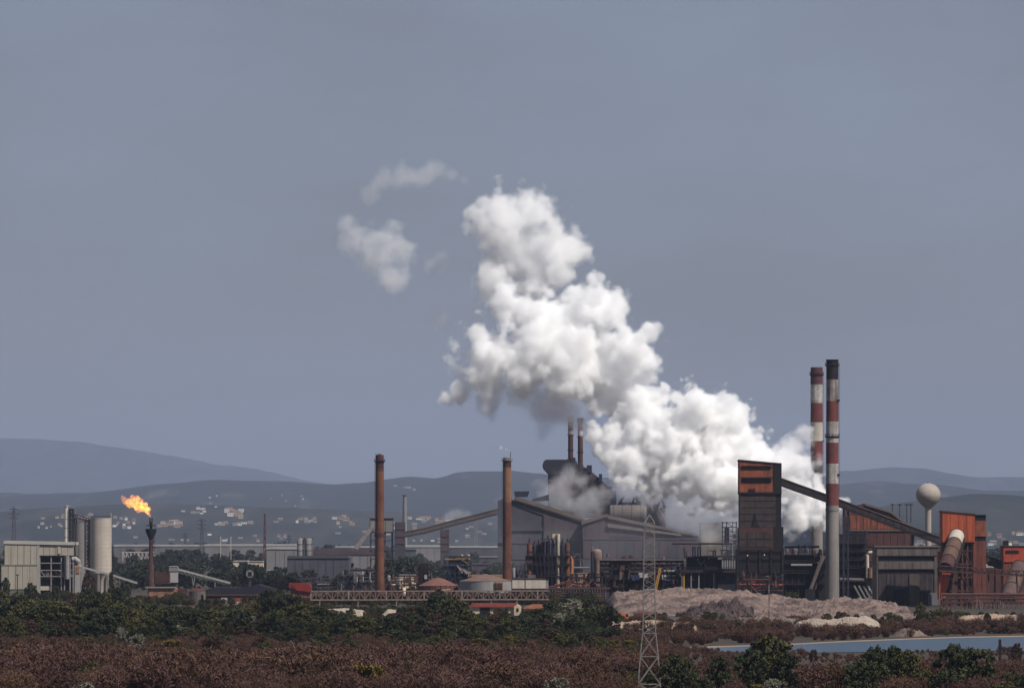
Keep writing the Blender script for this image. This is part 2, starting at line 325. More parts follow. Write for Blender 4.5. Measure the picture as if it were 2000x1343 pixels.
# ------------------------------------------------------------------ chimneys
def ladder(t, px, y, py0, py1, m, p=None):
    b = MB()
    for dx in (-.25, .25):
        a, c = t.P(px, py0, y), t.P(px, py1, y); a.x += dx; c.x += dx; b.add(barg(a, c, .1))
    z0, z1 = t.P(px, py1, y).z, t.P(px, py0, y).z; x = t.P(px, py0, y).x; z = z0
    while z < z1: b.add(boxg(x - .25, x + .25, y - .05, y + .05, z, z + .12)); z += 1.2
    return b.build('ladder', m, p or t.o)
def ring(t, px, py, r, m, w=2.2, y=0, name='platform'):              # gallery round a stack: deck, brackets and rail
    d = t.lathe(name, m, px, [(r + w, py - .4), (r + w, py + 1.2), (r * .98, py + 3)], y)
    cx, z = t.P(px, py, y).x, t.P(px, py, y).z; b = MB(); R0 = (r + w) * t.s
    P = [(cx + R0 * math.cos(a * math.pi / 8), y + R0 * math.sin(a * math.pi / 8)) for a in range(16)]
    for k in range(16):
        b.add(barg((*P[k], z), (*P[k], z + 1.1), .1))
        for h in (.55, 1.1): b.add(barg((*P[k], z + h), (*P[(k + 1) % 16], z + h), .09))
    b.build('railing', m, t.o, ).parent = d
    return d
t = T('striped_chimney', 'tall red and white striped chimney with soot black top, in front', 'chimney', 1625.5, 2450)
rr = lambda py: 11.6 + (py - 703) / 470 * 1.9
def seg(t, px, a, b, m, name, rr): return t.lathe(name, m, px, [(rr(a), a), (rr(b), b)], 0, 32)
for a, b, m, nm in [(703, 741, M_soot, 'soot_band'), (741, 783, M_sootw, 'white_band'), (783, 823, M_red, 'red_band'), (823, 864, M_white, 'white_band'),
                    (864, 905, M_red, 'red_band'), (905, 944, M_white, 'white_band'), (944, 987, M_red, 'red_band'), (987, None, M_conc, 'shaft')]:
    bb = 1173 if b is None else b
    t.lathe(nm, m, 1625.5, [(rr(a), a), (rr(bb), b)], 0, 32)
t.lathe('rim', M_soot, 1625.5, [(12.4, 702), (12.4, 705), (10, 705)], 0)
for py in (713, 852): ring(t, 1625.5, py, rr(py), M_steel)
t.lathe('collar', M_conc, 1625.5, [(rr(994) + .8, 993), (rr(994) + .8, 997)], 0)
for py, s_ in ((780, 1), (925, 1)): t.box('landing', M_steel, 1634, 1640.5, py, py + 3, -2, 2)
ladder(t, 1638.8, -.5, 712, 1165, M_steel)
t = T('striped_chimney', 'shorter faded red and white striped chimney standing in the steam', 'chimney', 1595, 2790)
for a, b, m, nm in [(717, 750, mat('sooty_red', (.09, .03, .035), (.05, .02, .025), .4), 'sooty_band'), (750, 787, M_white, 'white_band'), (787, 824, M_red, 'red_band'), (824, 861, M_conc_l, 'white_band'),
                    (861, 899, M_red, 'red_band'), (899, 908, M_conc, 'grey_band'), (908, 941, mat('sooty_concrete', (.10, .085, .085), (.06, .05, .05), .3, streak=.5, sc_=(.03, .025, .03)), 'sooty_band'), (941, None, M_conc, 'shaft')]:
    t.lathe(nm, m, 1595, [(11.8, a), (12.2, b)], 0, 32)
ring(t, 1595, 731, 11.8, M_steel); ladder(t, 1607.6, -.5, 731, 1000, M_steel)
t.box('landing', M_steel, 1605, 1610, 860, 862, -1.5, 1.5)

t = T('rusty_chimney', 'dark rusty chimney with stepped cap and lightning rod, nearer the silos', 'chimney', 741.5, 2620)
q = lambda py: 8.2 + (py - 900) / 265 * 1.0
for a, b, m in [(888, 920, M_rustd), (920, 960, M_rust), (960, 1041, M_rust), (1047, 1100, M_rust), (1100, None, M_rust)]:
    t.lathe('shaft_section', m, 741.5, [(q(a), a), (q(b or 1168), b)])
t.lathe('collar', M_rustd, 741.5, [(q(1044) + .8, 1041), (q(1044) + .8, 1047)])
t.lathe('cap', M_rustd, 741.5, [(3.5, 886), (3.5, 888.5), (5, 888.5), (5, 890), (7, 890), (7.2, 891)])
ring(t, 741.5, 900, 8.2, M_steel, 2.6); t.bar('lightning_rod', M_steel, (734.5, 900, 0), (734.5, 884, 0), .25); ladder(t, 732.6, -.5, 900, 1150, M_steel)
t = T('rusty_chimney', 'orange brown chimney with grey cap and thin vent pipe beside the dark hall', 'chimney', 990.5, 2660)
q = lambda py: 8 + (py - 893) / 270 * 1.2
for a, b, m in [(893, 899, M_conc), (899, 912, M_rustd), (912, 980, mat('sandy_rust', (0.217, 0.119, 0.0687), (0.159, 0.0795, 0.047), .2, streak=.5, sc_=(.08, .035, .025))), (980, 1044, M_rust), (1044, None, M_rust)]:
    t.lathe('shaft_section', m, 990.5, [(q(a), a), (q(b or 1166), b)])
ring(t, 990.5, 898, 8.2, M_steelg, 2.4); t.bar('vent_pipe', M_steel, (997, 898, -1), (997, 880, -1), .3); ladder(t, 981.4, -.5, 898, 1044, M_steel)
t.box('landing', M_steel, 981, 988, 1044, 1048, -3.2, 0)

def thin_stack(px, top, bands, label, base):
    t = T('striped_stack', label, 'chimney', px, 3650, 'thin striped furnace stacks')
    for a, b, m in bands: t.lathe('band', m, px, [(5, a), (5, b)], 0, 16)
    t.lathe('shaft', M_rustd, px, [(5, bands[-1][1]), (5.4, base)], 0, 16)
    t.lathe('flue_top', M_rustd, px, [(6.8, top), (5.2, top + 9)], 0, 16)
    for py in (top + 36, top + 66, top + 92): t.lathe('landing', M_steel, px, [(6.6, py), (6.6, py + 1.5)], 0, 12)
thin_stack(1114.5, 812, [(821, 828, M_maroon), (828, 834, M_rustd), (834, 841, M_rust), (841, 851, M_white), (851, 858, M_maroon)], 'thin red and white stack on the dark furnace building, clear of the steam', 1000)
thin_stack(1133.5, 816, [(825, 830, M_maroon), (830, 841, M_red), (841, 850, M_white), (850, 858, M_red), (858, 874, M_maroon)], 'thin red and white stack half lost in the steam', 1000)

# ------------------------------------------------------------------ right-hand works
t = T('crusher_tower', 'sooty tower block with orange top and two black louvre slots', 'tower', 1485, 2430)
t.poly('upper_body', M_oranged, [(1444, 961), (1526, 961), (1526, 905), (1444, 898)], 0, 16)
for k in range(4):                                                   # painted cladding panels of the front
    x0 = 1444.5 + k * 16.4; 
    for a, b in ((899.5, 911), (915, 931.5), (937, 960.5)):
        t.poly('panel', mat('weathered_orange', (.28, .075, .034), (.17, .05, .028), .3, streak=.7, sc_=(.08, .028, .018)) if k < 3 else M_oranged, [(x0, b), (x0 + 15.9, b), (x0 + 15.9, a + (k + 1) * 1.3 * (a < 900)), (x0, a + k * 1.3 * (a < 900))], -.25, -.01)
for a, b in ((909, 914), (933, 941)):
    s_ = t.box('louvre_slot', M_dark, 1449, 1506, a, b, -.5, .2)
    for k in range(3): t.box('slat', M_soot, 1449, 1506, a + .7 + k * (b - a) / 3, a + 1.3 + k * (b - a) / 3, -.8, -.5, p=s_)
t.poly('roof', M_soot, [(1443, 899.5), (1527, 906.5), (1527, 904), (1443, 896.8)], -.6, 16.5)
t.box('side_wall', M_blackw, 1511, 1526.6, 907.5, 961, -.4, 16)  # right side strip coloured near black, darker than the orange front
t.box('hatch', M_soot, 1462, 1475, 954, 959, -.6, 0)
t.box('cornice', M_soot, 1443.5, 1527, 961, 964, -.5, 16.3)
t.box('middle_body', M_brownw, 1445, 1515, 964, 1032, .2, 15.5)
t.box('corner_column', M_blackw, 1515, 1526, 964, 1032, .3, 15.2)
for k in range(5): t.box('course', M_brownw, 1445, 1514.5, 966 + k * 13, 977.5 + k * 13, .05, .2)
t.poly('stain_gantry', M_blackw, [(1466, 1031), (1471, 1020), (1475, 1000), (1479, 1020), (1485, 1031)], -.5, .04)
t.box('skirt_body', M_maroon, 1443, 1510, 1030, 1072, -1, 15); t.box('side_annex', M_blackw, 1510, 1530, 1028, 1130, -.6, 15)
for k in range(4): 
    for a in (1038, 1054): t.box('panel', M_brownw, 1444 + k * 16.5, 1459.5 + k * 16.5, a, a + 14, -1.2, -1.01)
t.box('base_block', M_blackw, 1440, 1530.5, 1072, None, -1.4, 15)
for x in (1441, 1462, 1484, 1506, 1528): t.box('column', M_steel, x - 1, x + 1, 1072, None, -2, -1.41)
for py in (1076, 1092, 1118): t.rail('railing', M_steel, 1440, 1531, py, -2.2, 5, 12)
for x, y in ((1460, 1084), (1493, 1083)): 
    l = t.box('lamp', mat('lamp_glass', (.8, .8, .75)), x - 1, x + 1, y - 1, y + 1, -2.4, -2.1)

t = T('conveyor_gallery', 'long sloping black conveyor gallery crossing behind the tall chimney', 'conveyor', 1680, 2490)
def gallery(t, pts, th, m, mr, y, dep, npan=12, deck=M_steel):
    """an inclined covered conveyor: body, roof and cladding panels between pixel points"""
    for (xa, ya), (xb, yb) in zip(pts, pts[1:]):
        t.poly('gallery_body', m, [(xa, ya + th), (xb, yb + th), (xb, yb), (xa, ya)], y, y + dep)
        t.poly('gallery_roof', mr, [(xa, ya), (xb, yb), (xb, yb - 1.6), (xa, ya - 1.6)], y - .5, y + dep + .5)
        t.poly('bottom_chord', deck, [(xa, ya + th + 2), (xb, yb + th + 2), (xb, yb + th), (xa, ya + th)], y - .4, y + dep + .4)
        for k in range(npan):
            f0, f1 = (k + .04) / npan, (k + .96) / npan; L = lambda f: (xa + (xb - xa) * f, ya + (yb - ya) * f)
            (x0, y0), (x1, y1) = L(f0), L(f1)
            t.poly('panel', m, [(x0, y0 + th - 1), (x1, y1 + th - 1), (x1, y1 + 1.5), (x0, y0 + 1.5)], y - .2, y)
gallery(t, [(1526, 934), (1618, 967), (1840, 1050)], 13, mat('sooty_gallery', (0.04, 0.0288, 0.0288), (0.024, 0.0176, 0.0208), .4), M_tanroof, 0, 4.5, 14)
for x in (1647.5, 1656.5): t.bar('leg', M_steelb, (x, 992, 1), (x, 1176, 1), .8)
for k in range(6):
    y0 = 1000 + k * 28; t.bar('brace', M_steelb, (1647.5, y0, 1), (1656.5, y0 + 28, 1), .3)
for k in range(4): t.bar('leg', M_steelb, (1780 + k * 2, 1040, k), (1776 + k * 2, 1072, k), .4)
t.rail('railing', M_steel, 1790, 1840, 1046, -.4, 6, 8)

t = T('sinter_hall', 'dark red ribbed hall with sloping roof behind the gallery', 'hall', 1720, 2720)
t.poly('wall', M_maroon, [(1655, 1180), (1783, 1180), (1783, 1033), (1740, 1000), (1690, 985), (1655, 985)], 0, 30)
t.poly('roof', M_tanroof, [(1690, 986.5), (1740, 1001.5), (1783, 1035), (1784, 1031), (1740, 997), (1690, 982.5)], -.8, 31)
for k in range(9):
    x = 1660 + k * 13.4; t.box('panel', M_maroon, x, x + 12.4, 1040, 1066, -.35, -.01); t.box('rib', M_rustd, x - .8, x, 1037, 1068, -.5, -.01)
    t.box('panel', M_oranged, x, x + 12.4, max(1006, 990 + (k - 1) * 5), 1033, -.3, -.01)
t.box('ledge', M_tanroof, 1655, 1784, 1034, 1036.5, -.9, 0)
for x in (1743, 1757, 1771, 1779):
    mst = t.bar('lamp_mast', M_steel, (x, 1020, 12), (x, 985, 12), .35); t.bar('lamp_head', M_steel, (x - 4, 985, 12), (x + 4, 985, 12), .5, p=mst)

t = T('bunker_house', 'grey brown bunker building with two dark louvre slots', 'building', 1772, 2360)
t.box('frame_wall', M_taupe, 1709, 1834, 1068, 1086, 0, 18)
t.box('louvre_slot', M_dark, 1715, 1825, 1085.5, 1096, .6, 17)
t.box('middle_wall', M_taupe, 1709.4, 1833.6, 1095.5, 1112, .1, 18)
t.box('louvre_slot', M_dark, 1715, 1825, 1111.5, 1120, .6, 17)
t.box('left_pier', M_taupe, 1709, 1715, 1085.6, None, .02, 18); t.box('right_pier', M_taupe, 1825, 1834, 1085.6, None, .02, 18)
t.box('lower_wall', mat('sooty_lower_wall', (.035, .026, .030), (.02, .016, .02), .2, streak=.5), 1715, 1825, 1120, None, .5, 17)
for k in range(8): t.box('panel', M_taupe, 1710 + k * 15.5, 1724.6 + k * 15.5, 1069.5, 1084.5, -.2, -.01)
for k in range(8): t.box('panel', M_taupe, 1716 + k * 13.6, 1729 + k * 13.6, 1097.5, 1110.5, -.12, .09)
for k in range(7): t.box('panel', mat('sooty_panel', (.04, .03, .032), (.025, .019, .022), .3, streak=.5), 1716 + k * 15.5, 1730.8 + k * 15.5, 1122, None, .3, .49)
t.box('pilaster', mat('brown_pilaster', (.09, .065, .05), (.06, .045, .04), .3, streak=.4), 1776, 1795, 1120.4, None, -.1, .5)
t.box('door', mat('grey_door', (.13, .13, .14)), 1813, 1832, 1157, None, -.25, .4)
t.box('door', M_dark, 1745, 1766, 1150, None, -.1, .3)
t.box('roof', M_tanroof, 1708, 1835, 1065.6, 1068, -.6, 18.6)
t.bar('downpipe', M_steel, (1712, 1069, -.4), (1712, 1186, -.4), .3)

def arch_conveyor(t, a, b, r, m, ms, n=4):
    """a covered conveyor with half-round roof running from a (top) down to b: sections, joint rings, underside chute"""
    A, B = t.P(*a), t.P(*b); d = B - A; u0 = d.normalized(); side = u0.cross(Vector((0, 0, 1))).normalized(); up = side.cross(u0)
    for k in range(n):
        V, Fc = [], []; P0 = A + d * (k + .03) / n; P1 = A + d * (k + .97) / n
        for q in (P0, P1):
            for j in range(15):
                an = math.pi * j / 14; V.append(q + side * math.cos(an) * r + up * math.sin(an) * r)
        Fc = [(j, j + 1, j + 16, j + 15) for j in range(14)] + [tuple(range(14, -1, -1)), tuple(range(15, 30)), (0, 15, 29, 14)]
        mesh('roof_section', V, Fc, ms[k % len(ms)], t.o)
    for k in range(n + 1):
        V, Fc = [], []; q0 = A + d * k / n - u0 * .35; q1 = q0 + u0 * .7
        for q in (q0, q1):
            for rr_ in (r * 1.04, r * .9):
                for j in range(15):
                    an = math.pi * j / 14; V.append(q + side * math.cos(an) * rr_ + up * math.sin(an) * rr_)
        for j in range(14): Fc += [(j, j + 1, j + 16, j + 15), (j + 30, j + 45, j + 46, j + 31), (j, j + 30, j + 31, j + 1)]
        mesh('joint_ring', V, Fc, M_steel, t.o)
    for sg in (-1, 1): mesh('truss_side', *barg(A + side * sg * r * .95 - up * 1.6, B + side * sg * r * .95 - up * 1.6, .5, 3.), m, t.o)

t = T('transfer_tower', 'bright orange transfer tower with arched conveyor mouth', 'tower', 1883, 2330)
t.poly('tower_head', M_orange, [(1840, 1059), (1904, 1059), (1904, 1004), (1840, 998)], 0, 14)
for k in range(4):
    x = 1841 + k * 15.8; t.poly('panel', M_orange, [(x, 1058), (x + 15.2, 1058), (x + 15.2, 1005 - (3 - k) * 1.3), (x, 1000.5 + k * 1.3)], -.2, -.01)
t.poly('roof', M_rustd, [(1839, 999), (1905, 1005), (1905, 1002.6), (1839, 996.6)], -.5, 14.5)
t.box('annex', M_oranged, 1904, 1926, 1016, 1047, .5, 14); t.box('annex_slot', M_dark, 1904, 1925.6, 1006, 1016, .9, 13.6); t.box('annex_slot', M_dark, 1904, 1925.6, 1047, 1056, .9, 13.6)
t.box('annex_roof', M_soot, 1903.8, 1926.5, 1004.6, 1006, .4, 14.2)
t.box('annex_wall', mat('red_brown_wall', (.16, .05, .035), (.11, .035, .028), .25, streak=.5, sc_=(.05, .02, .018)), 1900, 1926, 1056, None, .5, 14)
for k in range(3): t.box('panel', _m['red_brown_wall'], 1901 + k * 8.4, 1908.8 + k * 8.4, 1058, 1160, .3, .49)
t.box('shaft_wall', mat('dark_red_frame', (.075, .03, .028), (.045, .02, .022), .3, streak=.4), 1841, 1900, 1059, None, 2, 13)
for x in (1842, 1862, 1880, 1890, 1899): t.bar('column', M_steelr, (x, 1059, 1), (x, 1190, 1), .6)
for k in range(4): t.bar('beam', M_steelr, (1840, 1075 + k * 26, .8), (1900, 1075 + k * 26, .8), .5)
for k in range(4): t.bar('brace', M_steelr, (1880, 1075 + k * 26, .7), (1899, 1101 + k * 26, .7), .35)
t.box('side_strip', M_orange, 1833.5, 1840, 1076, 1170, -1, 6)
t = T('arched_conveyor', 'half round covered conveyor dropping from the bright orange tower', 'conveyor', 1858, 2318)
arch_conveyor(t, (1869, 1046, 12), (1846, 1112, -22), 3.1, M_steel, [M_conc_l, mat('tan_hood', (.11, .06, .04), (.075, .04, .03), .3, streak=.4), _m['tan_hood'], M_rustd], 4)
for x, y in ((1852, -10), (1843, -20), (1862, 0)): t.bar('leg', M_steelr, (x, 1100, y), (x, 1200, y), .5)
t.poly('chute_housing', M_orange, [(1838, 1168), (1846, 1168), (1858, 1116), (1840, 1116)], -24, -18); t.poly('chute_shadow_side', M_soot, [(1846, 1168), (1851, 1168), (1868, 1100), (1858, 1116)], -23, -17)  # black strip paints the shaded right side of the chute into its colour

t = T('transfer_tower', 'second orange tower cut by the picture edge, lower and farther', 'tower', 1990, 2450)
t.box('tower_head', M_redp, 1959, 2040, 1067, 1098, 0, 14); t.box('tower_body', M_oranged, 1960, 2040, 1098, None, .2, 14)
for k in range(5): t.box('panel', mat('red_orange_sheet', (.40, .065, .03), (.30, .05, .025), .3, streak=.4, sc_=(.12, .03, .02)), 1960 + k * 16, 1975.4 + k * 16, 1069, 1097, -.2, -.01)
t.box('louvre_slot', M_dark, 1964, 1990, 1074, 1080, -.4, 0); t.box('roof', M_rustd, 1958, 2041, 1065, 1067, -.5, 14.5)
t.box('roof_vent', M_soot, 1960, 1970, 1055, 1065, 4, 8)
t.box('base_opening', M_dark, 1962, 1984, 1142, None, -.3, .2)
t = T('arched_conveyor', 'pale half round conveyor dropping from the second orange tower', 'conveyor', 1990, 2430)
arch_conveyor(t, (1990, 1108, 10), (1968, 1172, -30), 3.4, M_steel, [mat('mauve_hood', (.085, .045, .038), (.06, .034, .03), .3, streak=.4), _m['tan_hood']], 3)
t = T('conveyor_bridge', 'thin dark truss conveyor bridge running level across both orange towers', 'conveyor', 1920, 2290)
for a in (0, 10): 
    t.bar('chord', M_steelr, (1834, 1104 + a, 0), (2040, 1117 + a, 0), .5); t.bar('chord', M_steelr, (1834, 1104 + a, 3), (2040, 1117 + a, 3), .5)
for k in range(20):
    x = 1834 + k * 10.3; y = 1104 + k * .65
    t.bar('brace', M_steel, (x, y, 0), (x + 10.3, y + 10.6, 0), .3); t.bar('post', M_steel, (x, y, 0), (x, y + 10, 0), .3)
t.poly('deck', M_steel, [(1834, 1113), (2040, 1126), (2040, 1124), (1834, 1111)], 0, 3)
for x in (1877, 1930, 1985): t.bar('leg', M_steelr, (x, 1112, 1.5), (x + 3, 1210, 1.5), .6)
t = T('conveyor_gallery', 'dark short gallery rising between the two orange towers', 'conveyor', 1943, 2460)
gallery(t, [(1926, 1084), (1960, 1098)], 14, M_brownw, M_steel, 0, 4, 3); t.bar('leg', M_steel, (1943, 1105, 2), (1943, 1180, 2), .6)
t = T('site_cabin', 'small white cabin between the orange towers', 'cabin', 1935, 2500)
t.box('wall', M_white, 1926, 1944, 1096, 1108, 0, 4); t.box('base_wall', M_maroon, 1926, 1960, 1108, None, .5, 8); t.poly('roof', M_pale, [(1925, 1096), (1945, 1100), (1945, 1098), (1925, 1094)], -.4, 4.4); t.box('window', M_dark, 1930, 1935, 1100, 1104, -.1, .1)
def rack(t, x0, x1, py0, py1, nx, levels, m, y=0, dep=6, pipes=(), bw=.4, seed=1, brace=True):
    r = random.Random(seed)
    for k in range(nx + 1):
        x = x0 + (x1 - x0) * k / nx
        for yy in (y, y + dep): t.bar('post', m, (x, py0, yy), (x, py1, yy), bw)
    for l in range(levels):
        py = py0 + (py1 - py0) * l / levels
        for yy in (y, y + dep): t.bar('beam', m, (x0, py, yy), (x1, py, yy), bw)
        if brace:
            for k in range(nx):
                if r.random() < .6:
                    xa = x0 + (x1 - x0) * k / nx; xb = x0 + (x1 - x0) * (k + 1) / nx; yb = py0 + (py1 - py0) * (l + 1) / levels
                    a, b = ((xa, py, y), (xb, yb, y)) if r.random() < .5 else ((xb, py, y), (xa, yb, y)); t.bar('brace', m, a, b, bw * .6)
    for py, rad, mm in pipes: t.tube('pipe', mm, [(x0 - 1, py, y + dep * .5), (x1 + 1, py, y + dep * .5)], rad, 8)
t = T('pipe_rack', 'dark red steel pipe rack at the foot of the orange towers', 'pipe rack', 1920, 2250)
rack(t, 1840, 2020, 1163, 1190, 20, 2, M_steelr, 0, 5, [(1160, .5, M_steelr), (1168, .35, M_maroon), (1176, .4, M_steel)], .35, 4)
for k in range(26):
    x = R.uniform(1885, 1960); t.bar('rod', [M_rust, M_mast, M_steelr][k % 3], (x, R.uniform(1166, 1176), -1), (x + R.uniform(-3, 3), R.uniform(1186, 1196), -1), .22)

t = T('water_tower', 'pale spheroid water tower on a slim column', 'water tower', 1813, 3150)
pf = []
for k in range(17):
    a = math.pi * k / 16; z = 966 - 23 * math.cos(a) if a < 2.0 else 0; r_ = 24.3 * math.sin(a)
    if a < 1.95: pf.append((max(.3, r_), z))
t.lathe('tank', mat('tower_paint', (.33, .285, .25), (.28, .24, .21), .15, streak=.3, sc_=(.2, .15, .13)), 1813, pf + [(20, 978), (15, 984), (10, 988), (7, 991)], 0, 36)
t.lathe('column', _m['tower_paint'], 1813, [(6.5, 990), (5.8, 1000), (5.8, None)], 0, 24); t.lathe('cap', M_conc, 1813, [(2, 941), (2.4, 943.5)], 0, 12)

t = T('screening_plant', 'black open steel screening plant right of the tall chimney', 'plant', 1675, 2520)
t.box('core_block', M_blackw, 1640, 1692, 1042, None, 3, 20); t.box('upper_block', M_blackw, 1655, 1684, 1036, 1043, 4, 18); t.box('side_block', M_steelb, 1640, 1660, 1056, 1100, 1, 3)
for x in (1641, 1651, 1662, 1675, 1690, 1700, 1709): t.bar('column', M_steelb, (x, 1046 if x < 1695 else 1100, 1), (x, 1172, 1), .6)
for py in (1060, 1076, 1092, 1108, 1128, 1146): t.box('deck', M_steel, 1639, 1708 if py > 1100 else 1692, py, py + 1.6, -1.5, 3); t.rail('railing', M_steelb, 1639, 1708 if py > 1100 else 1692, py, -1.5, 5, 9)
for k in range(4): t.bar('chute', M_steelg, (1668 + k * 9, 1143, -2), (1682 + k * 9, 1168, -3), .6)
t.tube('pipe', M_taupe, [(1640, 1131, -2), (1709, 1133, -2)], .9); t.tube('pipe', M_taupe, [(1665, 1178, -3), (1690, 1174, -3), (1712, 1165, -3)], 1.0)
t.tube('white_duct', mat('ivory_duct', (.55, .45, .34), (.4, .3, .22), .5), [(1694, 1128, -3), (1694, 1084, -3), (1697, 1079, -3), (1703, 1078, -3), (1707, 1081, -3), (1707, 1092, -3)], .75, 12)
t.tube('stub_duct', M_wood, [(1701, 1128, -3), (1701, 1108, -3)], 1.6, 12)
t.lathe('lamp', _m['lamp_glass'], 1698, [(.6, 1149), (.8, 1151)], -3, 8)
t = T('processing_shed', 'black shed with catwalks and pipes left of the tall chimney', 'plant', 1570, 2500)
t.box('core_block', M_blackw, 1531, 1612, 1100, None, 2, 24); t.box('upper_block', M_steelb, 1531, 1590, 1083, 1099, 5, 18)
for k in range(9): t.box('bay', M_steel, 1532 + k * 8.6, 1539 + k * 8.6, 1086, 1097, 4.6, 5)
for py in (1082, 1099, 1118, 1140): t.box('deck', M_steel, 1531, 1612, py, py + 1.4, 0, 2); t.rail('railing', M_steelb, 1531, 1612, py, 0, 5.5, 12)
for x in (1564, 1576, 1581): t.bar('vent_pipe', M_steelg, (x, 1082, 3), (x, 1058 + (x % 5), 3), .45)
for x in (1535, 1548, 1560, 1572, 1586, 1600): t.bar('column', M_steel, (x, 1060 + R.uniform(0, 14), 1.5), (x, 1172, 1.5), .45)
t.tube('pipe', M_steelb, [(1532, 1068, 4), (1600, 1067, 4)], .5); t.tube('pipe', M_steelg, [(1545, 1103, -.5), (1586, 1103, -.5)], .5)
t.poly('inclined_chute', M_taupe, [(1580, 1150), (1586, 1152), (1612, 1086), (1605, 1082)], -4, -1); t.poly('inclined_chute', M_brownw, [(1590, 1150), (1594, 1151), (1614, 1098), (1610, 1096)], -1, 1)
for k in range(5): t.poly('panel', M_tanroof, [(1582 + k * 5, 1147 - k * 13), (1584.6 + k * 5, 1148 - k * 13), (1589 + k * 5, 1136.5 - k * 13), (1586.6 + k * 5, 1135 - k * 13)], -4.2, -4.01)
t.box('hopper', M_soot, 1573, 1592, 1150, None, -4, 4)

t = T('coke_battery', 'long black oven battery with posts and twin vents left of the tower', 'plant', 1390, 2490)
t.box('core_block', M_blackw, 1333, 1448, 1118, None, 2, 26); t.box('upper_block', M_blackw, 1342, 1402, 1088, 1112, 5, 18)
t.box('top_slab', M_steel, 1330, 1452, 1112, 1118, -1, 26); t.box('upper_slab', M_steel, 1338, 1445, 1085.5, 1088, 3, 20)
t.box('side_bay', M_steelb, 1402, 1446, 1092, 1112, 6, 18)
for k in range(7): t.tube('white_cylinder', M_midgrey, [(1411 + k * 4.6, 1110, 4), (1411 + k * 4.6, 1091, 4)], .45, 8)
for x in (1353, 1357.5, 1363, 1368, 1393, 1397): t.bar('vent_post', M_soot, (x, 1087, 6), (x, 1069 if x < 1380 else 1075, 6), .6)
for a, b, y in ((1352, 1359, 1068), (1362, 1369, 1068), (1385, 1399, 1075), (1406, 1424, 1074)): t.box('vent_head', M_steel, a, b, y - 1, y + 1, 5.5, 6.8)
for x, y in ((1409, 1074), (1421, 1074), (1336, 1070), (1341, 1075)): t.bar('mast', M_steel, (x, 1088, 5), (x, y, 5), .35)
t.bar('brace', M_steel, (1334, 1070, 5), (1341, 1088, 5), .35); t.tube('pipe', M_rustd, [(1312, 1061, 8), (1430, 1061, 8)], .45)
for k, (x, m) in enumerate(((1332, M_tanroof), (1336, M_yellow), (1350, M_midgrey), (1365, M_midgrey), (1376, M_steelb), (1387, M_steelb), (1394, M_conc), (1397, M_maroon))): t.bar('post', m, (x, 1119, 0), (x, 1176, 0), .55)
for k in range(9): t.box('oven_door', M_steelb, 1402 + k * 5, 1406 + k * 5, 1121, 1168, 1.6, 2)
t.rail('railing', M_steelb, 1330, 1452, 1112, -1, 5, 16)
for x, y in ((1363, 1092), (1384, 1090), (1355, 1131)): t.box('lamp', _m['lamp_glass'], x - .7, x + .7, y - .7, y + .7, 1.2, 1.6)
t.tube('pipe', mat('brass_pipe', (.20, .14, .08), (.1, .08, .06), 1.), [(1364, 1097, 3), (1368, 1103, 3), (1376, 1094, 3), (1378, 1106, 3)], .4)
t = T('lattice_tower', 'blue grey steel access tower against the smoke beside the sooty block', 'tower', 1428, 2600)
for x in (1411, 1419, 1431, 1438): t.bar('post', M_slate if x != 1431 else M_midgrey, (x, 1018, 0), (x, 1165, 0), .5)
for k in range(8): t.bar('beam', M_slate, (1409, 1020 + k * 9, 0), (1440, 1020 + k * 9, 0), .4); t.bar('brace', M_slate, (1419, 1020 + k * 9, 0), (1431, 1029 + k * 9, 0), .3)
for k in range(3): t.box('panel', M_slate, 1432, 1439, 1042 + k * 12, 1051 + k * 12, -.3, 0)
t.box('back_panel', M_slate, 1415, 1424, 1030, 1060, 1, 2)
t = T('silo_block', 'tall plain tan grey silo block fading in smoke', 'silo', 1390, 2900)
t.box('silo_wall', mat('tan_block', (.15, .14, .12), (.12, .11, .1), .1), 1368, 1410, 1022, None, 0, 15); t.box('roof', M_slate, 1367, 1411, 1020, 1022, -.5, 15.5)
for k in range(3): t.box('panel', _m['tan_block'], 1369 + k * 14, 1382 + k * 14, 1024, 1084, -.2, -.01)

t = T('charging_machine', 'small orange red charging machine in front of the black works', 'machine', 1462, 2420)
t.bar('boom', mat('orange_machine', (.33, .07, .03), (.2, .05, .03), 1.), (1440, 1144, 0), (1478, 1133, 0), .35)
for a, b in (((1443, 1145), (1447, 1132)), ((1472, 1140), (1478, 1120)), ((1478, 1133), (1478, 1118)), ((1468, 1146), (1472, 1130))): t.bar('strut', _m['orange_machine'], (*a, 0), (*b, 0), .3)
t.box('cab', M_rustd, 1454, 1461, 1142, 1150, -1, 2); t.box('undercarriage', M_soot, 1444, 1480, 1150, None, -1.5, 2)
t = T('boom_conveyor', 'bright yellow raised boom right of the lattice mast', 'boom', 1285, 2330)
for dx in (0, 3.4): t.bar('chord', M_yellow, (1278 + dx, 1155, 0), (1288 + dx, 1108, 0), .35); t.bar('chord', M_yellow, (1278 + dx, 1155, 1.2), (1288 + dx, 1108, 1.2), .35)
for k in range(9): t.bar('brace', M_yellow, (1278 + k * 1.11, 1155 - k * 5.2, 0), (1282.5 + k * 1.11, 1149.8 - k * 5.2, 0), .22)
t.box('cab', M_yellow, 1274, 1282, 1149, 1156, -1, 2); t.box('tracks', M_soot, 1272, 1286, 1158, None, -1.5, 2.5); t.box('body', M_steelb, 1273, 1285, 1154, 1160, -1.2, 2.2)

